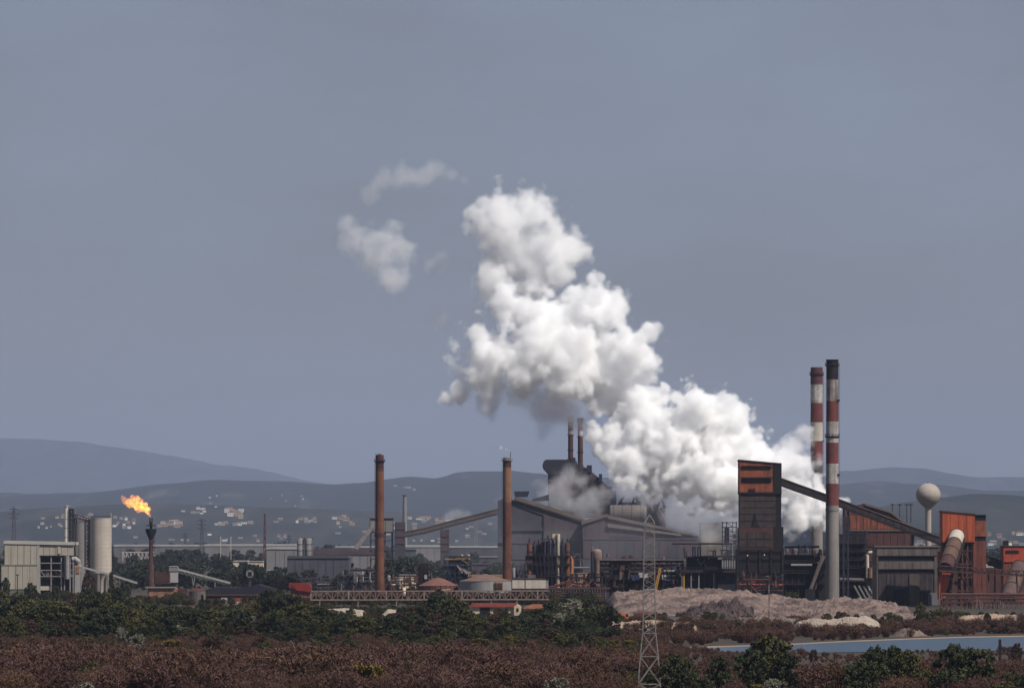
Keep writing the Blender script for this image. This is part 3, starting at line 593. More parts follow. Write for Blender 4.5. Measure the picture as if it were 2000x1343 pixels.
t = T('pipe_bridge', 'long dark pipe bridge full of pipework behind the spoil heap', 'pipe rack', 1250, 2530)
rack(t, 1172, 1334, 1094, 1172, 14, 5, M_steel, 0, 8, [(1096, .5, M_rustd), (1104, .7, M_maroon), (1112, .4, M_midgrey), (1120, .6, M_steelb), (1132, .5, M_rustd), (1146, .8, M_brownw)], .5, 7)
t.box('back_block', M_blackw, 1176, 1332, 1128, None, 9, 20); t.box('top_deck', M_taupe, 1168, 1340, 1091.5, 1094, -1, 9); t.box('service_house', M_brownw, 1190, 1232, 1098, 1128, 9, 15)
for k in range(16):
    x = R.uniform(1174, 1330); y = R.uniform(1098, 1140)
    t.tube('pipe', R.choice([M_maroon, M_rustd, M_midgrey, M_steelb, M_taupe]), [(x, y, -1.2), (x + R.uniform(-3, 3), y + R.uniform(8, 26), -1.2)], R.uniform(.25, .7), 8)
for x, y, m in ((1245, 1122, M_bluep), (1251, 1118, M_white), (1262, 1119, M_white), (1238, 1124, M_bluep), (1297, 1122, M_white), (1204, 1122, M_soot), (1216, 1104, M_maroon), (1318, 1104, M_bluep)): t.box('tank_box', m, x - 4, x + 4, y, y + 9, -2, 1)
t.box('blue_block', M_bluep, 1284, 1312, 1124, 1134, -.5, 2)
t = T('vessel', 'rounded pinkish steel vessel standing at the pipe bridge end', 'tank', 1166, 2560)
t.lathe('shell', mat('pink_steel', (.24, .17, .14), (.17, .11, .1), .5, streak=.4), 1166, [(1, 1071.5), (6, 1072.5), (9, 1075), (9.4, 1079), (9.4, 1092), (6, 1098), (5, None)]); t.lathe('side_vessel', M_steelb, 1157, [(3, 1076), (3.4, 1080), (3.4, None)], -1)
ladder(t, 1176, 0, 1074, 1150, M_steel); t.bar('vent', M_steelg, (1158, 1076, 0), (1158, 1066, 0), .4)
# ------------------------------------------------------------------ steelworks halls in the middle distance
t = T('steel_hall', 'big grey mauve hall with tan roof falling to the right, behind the brown chimney', 'hall', 1055, 3400)
t.poly('wall', M_slate, [(972, 1140), (1142, 1140), (1142, 1020), (1005, 977), (990, 971), (972, 978)], 0, 60)
t.poly('roof', M_tanroof, [(1003, 977), (1142, 1021), (1142, 1013), (1075, 989), (1006, 969)], -1.5, 61)
t.poly('gable_infill', M_mauve, [(1010, 987), (1142, 1028), (1142, 1060), (1062, 1060), (1062, 1006)], -.6, -.02)
for k in range(6): t.poly('roof_sheet', M_tanroof, [(1006 + k * 22.4, 975.5 + k * 7), (1027.6 + k * 22.4, 982.5 + k * 7), (1027.6 + k * 22.4, 978 + k * 7.1), (1006 + k * 22.4, 971 + k * 7.1)], -1.8, -1.5)
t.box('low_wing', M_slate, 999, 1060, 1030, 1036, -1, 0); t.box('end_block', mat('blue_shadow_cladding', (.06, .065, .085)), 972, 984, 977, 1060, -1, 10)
t.poly('roof_vent', M_steelb, [(1006, 970), (1030, 970), (1034.5, 959), (1004, 959)], 8, 20)
for k in range(9): t.box('wall_panel', M_slate, 1000 + k * 15.6, 1014.8 + k * 15.6, 1062, 1092, -.4, -.01)
for k in range(5): t.box('wall_panel', mat('grey_brown_panel', (.085, .078, .08), (.07, .064, .07), .06), 1062 + k * 15.8, 1077 + k * 15.8, 1036, 1059, -1, -.61)
t.box('band', M_mauve, 999, 1142, 1058, 1061, -.8, 0); t.bar('downpipe', M_steelb, (1062, 1010, -.6), (1062, 1120, -.6), .6)
t.poly('link_roof', M_slate, [(1040, 974), (1072, 965), (1072, 977), (1040, 978)], 30, 45)
t = T('steel_hall', 'wide mauve hall with low gable behind the stove towers', 'hall', 1240, 3380)
t.poly('wall', M_mauve, [(1138, 1142), (1372, 1142), (1372, 1046), (1187, 1006), (1138, 1021)], 0, 60)
t.poly('roof', M_tanroof, [(1136, 1024), (1187, 1008), (1187, 1003), (1136, 1017)], -1.2, 61); t.poly('roof', M_tanroof, [(1187, 1012), (1374, 1049), (1374, 1045), (1187, 1005)], -1.3, 61.5)
t.box('lower_wall', M_slate, 1138, 1372, 1054, 1140, -1, -.02); t.box('band', M_mauve, 1138, 1372, 1050, 1053.5, -1.3, 0)
for k in range(14): t.box('wall_panel', M_slate if k % 3 else M_mauve, 1139 + k * 16.6, 1154.8 + k * 16.6, 1056, 1090, -1.25, -1.01)
for k in range(10): t.poly('wall_panel', M_mauve, [(1190 + k * 17, 1049), (1206 + k * 17, 1049), (1206 + k * 17, 1018 + k * 3.55), (1190 + k * 17, 1014.5 + k * 3.55)], -.3, -.01)
t.poly('ridge_duct', mat('tan_duct', (.16, .125, .11), (.12, .1, .095), .2), [(1187, 1029), (1330, 1046), (1330, 1042), (1187, 1022)], -1.6, -.4)

t = T('furnace_building', 'tall dark furnace building with bulging rounded top wrapped in thin steam', 'building', 1130, 3600)
t.poly('main_wall', M_mauve, [(1071, 1010), (1196, 1010), (1196, 958), (1172, 934), (1148, 915), (1128, 905), (1112, 897), (1071, 897)], 0, 40)
V_ = [(1112, 897), (1068, 897)] + [(1068 - 8 * math.sin(a), 908 - 11 * math.cos(a)) for a in (.4, .8, 1.2, 1.6, 2.0, 2.4)] + [(1071, 925), (1112, 925)]
t.poly('dust_hood', M_steelb, V_[::-1], -3, 30)
t.poly('upper_clad', mat('plum_cladding', (0.0975, 0.052, 0.065), (0.0715, 0.0455, 0.0585), .1), [(1072, 940), (1150, 940), (1140, 918), (1112, 905), (1110, 924), (1072, 926)], -1, -.02)
for k in range(6): t.box('wall_panel', M_mauve, 1073 + k * 15.5, 1087.8 + k * 15.5, 942, 968, -.5, -.01); t.box('wall_panel', M_slate, 1073 + k * 15.5, 1087.8 + k * 15.5, 970, 998, -.5, -.01)
for k in range(14):
    x = 1112 + k * 6.4; y = 898 + k * 6.6; t.box('skip_bridge_deck', M_steel, x - 5, x + 6, y - 2, y + 5, -2.5, 4)
    t.bar('strut', M_steel, (x, y - 12, -2), (x + 4, y + 4, -2), .7); t.bar('strut', M_steel, (x, y + 2, -2), (x - 3, y + 22, -2), .6)
for x0, x1, a, b in ((1116, 1124, 893, 905), (1146, 1156, 908, 922), (1170, 1176, 925, 940), (1184, 1196, 950, 985), (1196, 1204, 958, 1000)): t.box('machinery_house', M_steelb, x0, x1, a, b, -3, 3)
t = T('gas_drum', 'large horizontal steel drum with tan top beside the furnace building', 'tank', 1226, 3460)
t.tube('shell', mat('drum_steel', (.13, .11, .09), (.10, .085, .08), .1), [(1190, 1003, 4), (1192, 1003, 4), (1258, 1003, 4), (1263, 1003, 4)], [4.5, 5.4, 5.4, 4.2], 28)
for x in (1200, 1222, 1246): t.bar('saddle', M_steelb, (x, 1016, 4), (x, 1130, 4), 2.)
for k in range(4): t.tube('hoop', M_steelb, [(1197 + k * 18, 1003, 4), (1198 + k * 18, 1003, 4)], 5.5, 28)
t = T('gas_pipework', 'tangle of dark furnace pipework below the steam, right of the drum', 'pipework', 1270, 3480)
for k in range(22):
    x = 1205 + R.random() * 95; y = R.uniform(968, 996); t.tube('pipe', R.choice([M_steel, M_steelb, M_mauve]), [(x, y, R.uniform(-3, 6)), (x + R.uniform(-14, 14), y + R.uniform(6, 26), R.uniform(-3, 6))], R.uniform(.4, 1.3), 8)
t.box('house', M_steelb, 1212, 1250, 980, 1000, 8, 16); t.box('house', M_steel, 1262, 1286, 984, 1030, 2, 12); t.box('house', M_mauve, 1286, 1300, 1000, 1040, 0, 10)
for x in (1210, 1232, 1258, 1276, 1296): t.bar('column', M_steelb, (x, 985, 5), (x, 1130, 5), 1.)

t = T('conveyor_gallery', 'long grey mauve gallery climbing to the big hall between the chimneys', 'conveyor', 880, 3500)
M_gal = mat('mauve_gallery', (0.111, 0.0892, 0.0892), (0.085, 0.0723, 0.0765), .1)
gallery(t, [(788, 1039), (830, 1031), (870, 1020), (972, 994)], 9, M_gal, M_tanroof, 0, 6, 5, M_slate)
for x0, x1, y in ((771, 791, 1019), (860, 877, 1033)):
    t.box('support_tower', M_slate, x0, x1, y, None, -1, 8)
    for k in range(3): t.box('tower_panel', M_mauve, x0 + .6, x1 - .6, y + 3 + k * 14, y + 15 + k * 14, -1.3, -1.01)
t = T('transfer_house', 'grey house on legs with pale sloping chute left of the gallery', 'building', 735, 3500)
t.box('house', M_slate, 722, 768, 1012, 1040, 0, 10); t.box('roof', M_tanroof, 715, 769, 1010.5, 1012, -1, 11)
for x in (724, 738, 752, 766): t.bar('leg', M_slate, (x, 1040, 1), (x, 1125, 1), 1.)
for k in range(3): t.box('deck', M_slate, 722, 768, 1054 + k * 18, 1056 + k * 18, 0, 8)
for k in range(3): t.box('panel', M_midgrey, 723 + k * 15, 737 + k * 15, 1014, 1038, -.3, -.01)
t.poly('chute', mat('pale_mauve_sheet', (.24, .21, .205), (.2, .175, .17), .1), [(687, 1073), (697, 1076), (737, 1023), (731, 1018)], -3, 1)
for k in range(4): t.poly('chute_panel', _m['pale_mauve_sheet'], [(690 + k * 10.6, 1070 - k * 13.4), (698 + k * 10.6, 1073 - k * 13.2), (708 + k * 10.4, 1060 - k * 13.2), (700.4 + k * 10.4, 1057.4 - k * 13.2)], -3.4, -3.01)

def shed(label, x0, x1, top, D, mw, mr, dep=40, rise=3, npan=None, px=None, group=None, name='industrial_shed', base=None):
    """a flat-gabled industrial shed seen side-on: walls in panels, roof, doors"""
    t = T(name, label, 'shed', (x0 + x1) / 2, D, group)
    t.box('wall', mw, x0, x1, top + rise, base, 0, dep)
    t.poly('roof', mr, [(x0 - 1, top + rise), (x1 + 1, top + rise), (x1 - 1, top), (x0 + 1, top)], -.8, dep + .8)
    n = npan or max(3, int((x1 - x0) / 15)); bt = HZ + F * CH / D
    for k in range(n): t.box('wall_panel', mw, x0 + (x1 - x0) * (k + .03) / n, x0 + (x1 - x0) * (k + .97) / n, top + rise + 1.5, bt - 1, -.3, -.01)
    return t
t = shed('dark slate warehouse with two silos on its roof', 561, 681, 1085, 3250, mat('navy_slate', (0.066, 0.066, 0.084), (0.054, 0.054, 0.072), .1, streak=.2), M_slate, 50, 5, 8)
for x0, x1 in ((580, 593), (596.5, 610)):
    s_ = t.lathe('roof_silo', M_midgrey, (x0 + x1) / 2, [(2, 1050), ((x1 - x0) / 2, 1053), ((x1 - x0) / 2, 1088)], 12, 20)
    for k in range(2): t.lathe('hoop', M_slate, (x0 + x1) / 2, [((x1 - x0) / 2 + .3, 1062 + k * 12), ((x1 - x0) / 2 + .3, 1063.2 + k * 12)], 12, 20, p=s_)
t.box('stair_shaft', M_slate, 593.5, 596, 1049, 1088, 10, 14); t.bar('mast', M_steel, (611, 1085, 10), (611, 1050, 10), .3)
shed('pale grey hall left of the dark slate warehouse', 520, 592, 1068, 4200, M_midgrey, M_pale, 60, 4)
t = shed('mauve grey hall right of the dark slate warehouse', 612, 733, 1071, 4100, M_midgrey, M_mauve, 50, 12)
shed('small cream shed with low roof beside the pale grey hall', 522, 562, 1112, 3600, M_conc_l, M_pale, 14, 2)
LG = 'long low sheds on the plain'
shed('very long low warehouse with pale roof behind the flare stack', 222, 424, 1063, 6800, mat('dim_wall', (.14, .13, .13), (.11, .105, .105), .05), M_pale, 60, 3.5, 16, group=LG)
shed('long low warehouse with bright pale roof behind the twin masts', 400, 592, 1062, 6300, M_midgrey, M_pale, 60, 4, 14, group=LG)
shed('low grey warehouse behind the dark rusty chimney', 655, 745, 1066, 6000, M_midgrey, M_pale, 50, 3, 6, group=LG)
shed('low pale roofed warehouse between the gallery legs', 780, 862, 1064, 5600, M_midgrey, M_pale, 50, 4, 6, group=LG)
shed('long faint shed left of the brown chimney foot', 866, 972, 1066, 5400, M_slate, M_pale, 50, 3, 8, group=LG)
shed('teal grey shed at the foot of the gallery tower', 764, 812, 1072, 4600, mat('teal_wall', (.06, .075, .085)), M_slate, 30, 2, 4)
shed('low white roofed shed between the twin masts', 455, 485, 1094, 4300, M_cream, M_white, 14, 2, 3); shed('cream shed with gate right of the twin masts', 487, 514, 1095, 4350, M_cream, M_pale, 12, 1.5, 3)
shed('pale tan shed right of the dark rusty chimney', 778, 806, 1110, 3300, M_cream, M_tanroof, 10, 3, 3); shed('low cream block below the tan shed by the rusty chimney', 780, 812, 1121, 3000, M_cream, M_conc, 8, 2, 3)
shed('grey mauve office block behind the steel skid', 920, 972, 1100, 3300, M_mauve, M_slate, 20, 2, 5); shed('dim grey shed near the foot of the brown chimney', 935, 985, 1086, 3700, M_slate, M_midgrey, 20, 2, 5)
shed('low tan roofed sheds behind the grey tank', 905, 985, 1122, 2760, M_rustd, mat('ochre_roof', (.24, .15, .08), (.18, .11, .07), .3), 16, 6, 5)
shed('low mauve workshop between rusty chimney and slate warehouse', 684, 732, 1110, 3100, M_midgrey, M_mauve, 14, 2, 5); shed('low grey workshop under the slate warehouse corner', 683, 730, 1126, 2860, M_mauve, M_midgrey, 10, 2, 5)
t = T('truss_portal', 'row of pale portal frames on the plain behind the flare stack', 'frame', 275, 6000)
for k in range(9): t.bar('post', M_conc_l, (240 + k * 7.5, 1078, 0), (240 + k * 7.5, 1095, 0), .9); t.bar('brace', M_conc_l, (240 + k * 7.5, 1078, 0), (246 + k * 7.5, 1092, 0), .6)
t.bar('beam', M_conc_l, (238, 1078, 0), (302, 1078, 0), 1.)
for x in (431, 451):
    t = T('slim_mast', 'left of the two slim white masts on the plain' if x < 440 else 'right of the two slim white masts on the plain', 'mast', x, 4300, 'twin white masts')
    t.bar('pole', M_conc_l, (x, 1047, 0), (x, 1117, 0), .55); t.bar('crossarm', M_conc_l, (x - 2, 1050, 0), (x + 2, 1050, 0), .4); t.bar('foot', M_conc, (x, 1110, 0), (x, 1119, 0), 1.1)
t = T('faint_stack', 'slender faint grey chimney rising above the gallery in the distance', 'chimney', 790.5, 6500)
t.lathe('shaft', M_midgrey, 790.5, [(3.5, 967), (4.2, 1010), (5.4, None)], 0, 16); t.lathe('rim', M_slate, 790.5, [(4.2, 966), (4.2, 969)], 0, 16)

def lattice(t, px, py0, py1, w0, w1, n, m, bw, y=0, arms=()):
    """square lattice mast: four legs, diagonal braces and rings; w in px at top/bottom"""
    s_ = t.s; cx = t.P(px, py0, y).x; z0, z1 = t.P(px, py0, y).z, t.P(px, py1, y).z
    wd = lambda f: (w0 + (w1 - w0) * f) * s_ / 2; zz = lambda f: z0 + (z1 - z0) * f
    c4 = ((-1, -1), (1, -1), (1, 1), (-1, 1))
    pt = lambda c, f: (cx + c[0] * wd(f), y + c[1] * wd(f), zz(f))
    for c in c4: mesh('leg', *barg(pt(c, 0), pt(c, 1), bw * 1.5), m, t.o)
    for k in range(n):
        a, b = k / n, (k + 1) / n
        for i in range(4):
            c, d = c4[i], c4[(i + 1) % 4]
            if k % 2: c, d = d, c
            mesh('brace', *barg(pt(c, a), pt(d, b), bw), m, t.o)
            if k % 2 == 0: mesh('strut', *barg(pt(c, a), pt(d, a), bw), m, t.o)
    for py, hw in arms:
        z = t.P(px, py, y).z; mesh('crossarm', *barg((cx - hw * s_, y, z), (cx + hw * s_, y, z), bw * 2), m, t.o)
GP = 'faint pylons on the far plain'
for x, a, b, w_, D, m, ar, lab in ((517, 1003, 1100, 3, 5200, M_maroon, [(1008, 2)], 'thin dull red lattice mast standing on the plain'),
                                (394, 1012, 1090, 5, 6500, M_slate, [(1016, 8), (1024, 10), (1032, 8)], 'faint pylon with cross arms left of the hillside town'),
                                (27, 990, 1085, 6, 6500, M_slate, [(994, 9), (1003, 11), (1012, 9)], 'faint pylon above the beige plant, nearest the picture edge'),
                                (565, 1045, 1080, 4, 7500, M_slate, [(1047, 6), (1052, 7)], 'short faint pylon behind the pale grey hall'),
                                (362, 1040, 1080, 4, 7000, M_slate, [(1043, 6), (1049, 7)], 'short faint pylon left of the twin masts'),
                                (930, 1018, 1080, 4, 6200, M_midgrey, [(1022, 4), (1030, 5)], 'thin pale pylon between gallery and brown chimney')):
    t = T('pylon', lab, 'pylon', x, D, GP); lattice(t, x, a, b, w_ * .5, w_ * 1.6, 7, m, .5, 0, ar)

# ------------------------------------------------------------------ stove towers, tanks and truss bridge in the centre
t = T('stove_battery', 'cluster of dark stove towers with brown and white columns', 'plant', 1070, 2600)
def stove(px, r, top, m, dome, y=0):
    s_ = t.lathe('stove_shell', m, px, [(r, top + r * .9), (r, None)], y, 18); t.lathe('dome', dome, px, [(.4, top - 1), (r * .6, top + r * .2), (r * 1.02, top + r * .95)], y, 18, p=s_)
    t.lathe('burner', M_steel, px, [(1.2, top - 7), (1.6, top + .5)], y, 8, p=s_)
    for k in range(3): t.lathe('belt', M_steel, px, [(r + .7, top + 18 + k * 24), (r + .7, top + 19.6 + k * 24)], y, 18, p=s_)
stove(1034, 5, 1058, M_rust, M_rustd, 0); stove(1044, 4.2, 1062, M_steelb, M_steelb, 4); stove(1052, 4.2, 1060, M_steelb, M_steelb, 4); stove(1060, 4.4, 1056, M_rustd, M_steelb, 2)
stove(1070, 4.2, 1052, M_steelb, M_taupe, 4); stove(1080, 4., 1060, M_steelb, M_steelb, 3); stove(1098, 3.8, 1062, M_steelb, M_steelb, 5); stove(1108, 5, 1058, M_rust, M_rustd, 0)
t.lathe('white_column', mat('ivory_column', (.52, .47, .38), (.4, .34, .27), .5, streak=.5), 1090, [(4, 1043), (4, 1060), (3.4, 1062), (3.4, None)], -1, 16); t.box('white_top', mat('yellow_ivory', (.52, .43, .25), (.42, .34, .2), .5), 1079, 1094, 1042, 1050, -.6, 3)
t.tube('downcomer', mat('orange_duct', (.40, .16, .06), (.3, .11, .05), .5), [(1114, 1086, 0), (1117, 1092, 0), (1117, 1118, 0)], .7)
t.box('core_block', M_blackw, 1040, 1106, 1085, None, 6, 14); t.box('bell_house', mat('plum_house', (.055, .028, .035)), 1026, 1040, 1084, 1100, -1.4, 3)
for k in range(9): t.box('deck', M_steel, 1064, 1078, 1052 + k * 9, 1053.2 + k * 9, -2, 2)
for x in (1064, 1071, 1078, 1086, 1099): t.bar('column', M_steelb, (x, 1050, -2), (x, 1168, -2), .4)
for py in (1084, 1102, 1124): t.box('platform', M_steel, 1026, 1113, py, py + 1.5, -2.4, 4); t.rail('railing', M_steelb, 1026, 1113, py, -2.4, 5, 14)
for k in range(7): t.bar('brace', M_steel, (1046 + k * 8, 1086, -2.2), (1050 + k * 8, 1122, -2.2), .35)
t.lathe('small_stack', M_white, 1023.5, [(2.4, 1100), (2.4, 1112), (1.2, 1118), (1.2, None)], 2, 12)
t = T('gantry_frame', 'small pale gantry frame with blue rails right of the stove towers', 'frame', 1127, 2750)
for x in (1121, 1134): t.bar('post', M_midgrey, (x, 1080, 0), (x, 1156, 0), .4)
for y in (1080, 1092, 1108): t.bar('beam', M_midgrey, (1118, y, 0), (1137, y, 0), .4)
t.bar('brace', M_conc_l, (1121, 1088, 0), (1128, 1080, 0), .4); t.bar('brace', M_conc_l, (1128, 1080, 0), (1135, 1088, 0), .4); t.tube('pipe', M_midgrey, [(1118, 1108, -1), (1152, 1108, -1)], .4)
t.box('tank_box', M_wood, 1112, 1150, 1118, None, 2, 8)
t = T('loading_shed', 'long low purple brown shed with white uprights below the stove towers', 'shed', 1130, 2440)
t.box('wall', mat('purple_brown', (.05, .032, .042), (.035, .024, .032), .2), 1070, 1190, 1150, None, 0, 8); t.box('roof', M_steelr, 1068, 1192, 1147, 1150, -.6, 8.5)
for k in range(22): t.bar('upright', M_midgrey if k % 3 else M_conc, (1074 + k * 5.2, 1151, -.6), (1074 + k * 5.2, 1165 + (k * 7 % 5), -.6), .25)
for k in range(10): t.tube('pipe_bundle', [M_steelr, M_rust, M_maroon][k % 3], [(1072 + k * 11, 1146 - (k % 3) * 4, 2), (1094 + k * 9, 1143 - (k * 5 % 4) * 4, 2)], .4, 8)
t = T('dosing_house', 'two white panelled houses raised on steel legs', 'building', 1035, 2410)
for x0, x1 in ((1000, 1024.5), (1026, 1066)):
    t.box('house', M_conc_l, x0, x1, 1130, 1149, 0, 6)
    n = 2 if x0 < 1010 else 3
    for k in range(n): t.box('panel', mat('off_white_panel', (.50, .44, .37), (.42, .36, .30), .3, streak=.4, sc_=(.26, .19, .15)), x0 + .6 + k * (x1 - x0 - .6) / n, x0 + (k + 1) * (x1 - x0 - .6) / n, 1131, 1148.4, -.15, -.01)
t.box('side_house', M_steelg, 1066, 1071, 1133, 1150, .5, 6); t.box('roof', M_rustd, 999, 1067, 1128.6, 1130, -.4, 6.4); t.box('floor_beam', M_steel, 999, 1072, 1149, 1151.5, -.5, 6.5)
for x in (1003, 1014, 1028, 1050, 1070): 
    for y in (0, 6): t.bar('leg', M_steelg if x in (1028, 1050) else M_steel, (x, 1151, y), (x, 1192, y), .5)
t.bar('brace', M_steel, (1028, 1151, 3), (1050, 1180, 3), .3); t.box('ground_cabin', M_maroon, 1036, 1048, 1166, None, 3, 6); t.box('hopper', M_taupe, 1030, 1046, 1122, 1128.6, 1, 4)
t = T('storage_tank', 'rust red tank with shallow cone roof', 'tank', 856, 2470)
t.lathe('shell', mat('rust_red_tank', (.15, .055, .045), (.11, .04, .038), .2, streak=.5, sc_=(.06, .025, .025)), 856, [(39, 1143), (39, None)], 18, 48); t.lathe('cone_roof', mat('rust_red_roof', (.17, .075, .055), (.13, .055, .045), .2), 856, [(1, 1127), (12, 1130), (39.6, 1143)], 18, 48)
for k in range(12): 
    a = math.pi + math.pi * (k + .5) / 12; x = 856 + 39.5 * math.cos(a); t.bar('stave', M_rustd, (x, 1143, 18 + 39.3 * t.s * math.sin(a)), (x, 1176, 18 + 39.3 * t.s * math.sin(a)), .25)
t.bar('stair', M_conc_l, (860, 1152, 18 - 39.6 * t.s), (880, 1150, 18 - 35 * t.s), .3)
t = T('storage_tank', 'pale grey tank with rusty cone roof and a rusted patch', 'tank', 948, 2460)
t.lathe('shell', mat('grey_tank', (.25, .245, .24), (.20, .195, .195), .1, streak=.35, sc_=(.12, .1, .1)), 948, [(51, 1134), (51, None)], 20, 56); t.lathe('cone_roof', mat('brown_roof', (.16, .10, .075), (.12, .075, .06), .2), 948, [(2, 1120), (51.6, 1134)], 20, 56)
t.box('rusted_patch', M_wood, 966, 982, 1136, 1150, 8.8, 12); 
for k in range(3): t.box('grille_bar', M_rustd, 968 + k * 5, 971 + k * 5, 1138, 1149, 8.5, 8.8)
t = T('process_skid', 'dark blue steel skid with yellow beams and white vessels', 'plant', 895, 2560)
rack(t, 868, 920, 1086, 1140, 5, 4, M_steelb, 0, 6, [(1092, .4, M_wood), (1104, .5, M_bluep), (1118, .4, M_steelg)], .4, 3)
for x, y in ((878, 1112), (888, 1114), (897, 1111), (908, 1116)): t.lathe('vessel', M_bluep if x != 888 else M_steelb, x, [(1, y), (3.4, y + 2), (3.4, y + 24)], 2, 14)
t.bar('yellow_beam', mat('dull_yellow', (.26, .16, .05), (.16, .1, .05), .8), (870, 1092, -.6), (912, 1090, -.6), .5); t.bar('yellow_brace', _m['dull_yellow'], (898, 1090, -.6), (914, 1100, -.6), .4)
for x in (902, 915): t.lathe('tank_top', M_white, x, [(1.5, 1082), (3, 1083), (3, 1086)], 2, 12)
t.box('core_block', M_blackw, 876, 914, 1094, 1128, 3, 6)
for k in range(6): t.bar('pipe', [M_conc_l, M_steelg, M_wood][k % 3], (893 + k * 4, 1104 + k * 2, -1), (900 + k * 4, 1114 + k * 2, -1), .35)
t = T('switch_tower', 'small dark steel frame tower left of the blue skid', 'tower', 828, 2560)
rack(t, 815, 841, 1101, 1150, 3, 4, M_steel, 0, 5, [(1110, .5, M_blackw)], .6, 5); t.box('core_block', M_blackw, 818, 836, 1102, 1140, 1.5, 4); t.box('low_house', M_rustd, 814, 846, 1136, None, 6, 10); t.box('drum', M_white, 829, 834, 1122, 1130, -.5, .5)
mat('pale_truss', (.24, .18, .15), (.15, .105, .09), 1.)
t = T('truss_bridge', 'long rusty lattice conveyor bridge above the tree belt', 'bridge', 790, 2330)
for y in (0, 3.5):
    for py in (1154, 1171): t.bar('chord', _m['pale_truss'], (606, py, y), (1072, py - 1, y), .5)
n = 44
for k in range(n):
    x = 607 + k * 10.55; t.bar('post', mat('pale_truss', (.26, .195, .16), (.17, .12, .1), 1.) if k % 7 == 0 else M_trussb, (x, 1154, 0), (x, 1171, 0), .6 if k % 7 == 0 else .4)
    a, b = ((1154, 1171) if k % 2 else (1171, 1154)); t.bar('brace', M_trussb, (x, a, 0), (x + 10.55, b, 0), .38); t.bar('brace', M_steelr, (x, b, 3.5), (x + 10.55, a, 3.5), .2)
t.box('deck', M_steelr, 606, 1072, 1169, 1173, .2, 3.3); t.tube('pipe', M_rustd, [(606, 1166, 1.7), (1072, 1165, 1.7)], .5, 8)
for x in (625, 700, 775, 848, 898, 960, 1010): t.bar('leg', _m['pale_truss'], (x, 1171, .2), (x - 1, 1192, .2), .45); t.bar('leg', M_trussb, (x, 1171, 3.3), (x + 1, 1192, 3.3), .4)
t = T('drive_house', 'small red roofed drive house at the left end of the truss bridge', 'building', 586, 2330)
t.poly('roof', M_redp, [(564, 1150), (608, 1156), (608, 1143), (600, 1138), (564, 1138)], -1, 7); t.box('wall', mat('pink_red_wall', (.20, .075, .06), (.14, .05, .04), .5), 568, 608, 1152, 1168, 0, 6); t.poly('gable', M_rustd, [(564, 1148), (578, 1150), (572, 1142)], -1.3, -1.01)
for k in range(4): t.bar('leg', M_trussb, (570 + k * 12, 1168, 1), (570 + k * 12, 1192, 1), .4)
for k in range(5): t.box('wall_panel', _m['pink_red_wall'], 568.6 + k * 8, 575.6 + k * 8, 1157, 1167, -.15, -.01)

t = T('low_house', 'low cream house with red tile roof and dark gateway in front of the tank', 'house', 966, 2060)
t.box('wall', M_cream, 920, 1010, 1184, None, 0, 8); t.poly('roof', M_tile, [(917, 1185), (1012, 1185), (1008, 1178), (921, 1178)], -.8, 8.8); t.box('gateway', M_dark, 938, 957, 1187, None, -.2, .4); t.box('door_frame', M_tile, 936, 959, 1185.2, 1187, -.3, .1)
t.poly('gable_wing', M_cream, [(1004, 1203), (1018, 1203), (1018, 1184), (1011, 1179), (1004, 1184)], -2.5, 6); t.box('window', M_dark, 1009, 1013, 1187, 1193, -2.7, -2.4); t.box('window', M_dark, 972, 978, 1188, 1194, -.1, .1); t.box('window', M_dark, 986, 992, 1188, 1194, -.1, .1)
t = T('low_house', 'second low house with orange roof below the white raised houses', 'house', 1047, 2050)
t.poly('roof', mat('orange_tile', (.40, .16, .08), (.3, .11, .06), .4), [(1022, 1188), (1070, 1188), (1064, 1180), (1040, 1180), (1026, 1184)], -.8, 8); t.box('wall', M_cream, 1024, 1069, 1188, None, 0, 7); t.box('door', M_dark, 1040, 1046, 1191, None, -.1, .2)

def yard_plant(label, x0, x1, top, D, seed, mats, n=14):
    """a knot of small process plant: vessels, boxes, columns and pipes on one frame"""
    t = T('process_plant', label, 'plant', (x0 + x1) / 2, D); r = random.Random(seed); b = HZ + F * CH / D; w_ = x1 - x0
    t.box('base_block', mats[0], x0, x1, b - (b - top) * .35, None, 2, 7)
    rack(t, x0, x1, top + (b - top) * .2, b + 2, max(3, int(w_ / 12)), 3, mats[1], 0, 5, [(top + (b - top) * f, r.uniform(.25, .6), r.choice(mats)) for f in (.3, .45, .62)], .32, seed)
    for k in range(n):
        x = r.uniform(x0 + 2, x1 - 2); y = top + (b - top) * r.uniform(0, .6); m = r.choice(mats); q = r.random(); yy = r.uniform(-1.5, 3)
        if q < .3: t.lathe('vessel', m, x, [(.5, y), (r.uniform(1.4, 3.6), y + 1.5), (r.uniform(2, 3.4), y + r.uniform(8, 20))], yy, 12)
        elif q < .55: t.box('cabin', m, x - r.uniform(2, 6), x + r.uniform(2, 6), y + 4, y + r.uniform(10, 18), yy, yy + 3)
        elif q < .8: t.tube('pipe', m, [(x, y, yy), (x + r.uniform(-2, 2), y + r.uniform(5, 16), yy), (x + r.uniform(-14, 14), y + r.uniform(14, 22), yy)], r.uniform(.2, .5), 8)
        else: t.bar('column', m, (x, y, yy), (x, b, yy), .4)
DK = [M_blackw, M_steel, M_steelb, M_rustd, M_maroon, M_steelr]; MX = [M_rustd, M_steelr, M_taupe, M_midgrey, M_steel, M_maroon, M_conc]
yard_plant('knot of dark rusty pipework right of the stove towers', 1113, 1182, 1108, 2540, 1, DK + [M_taupe, M_wood], 22); yard_plant('dark pipework on the left flank of the oven battery', 1296, 1340, 1090, 2500, 2, DK + [M_midgrey], 16)
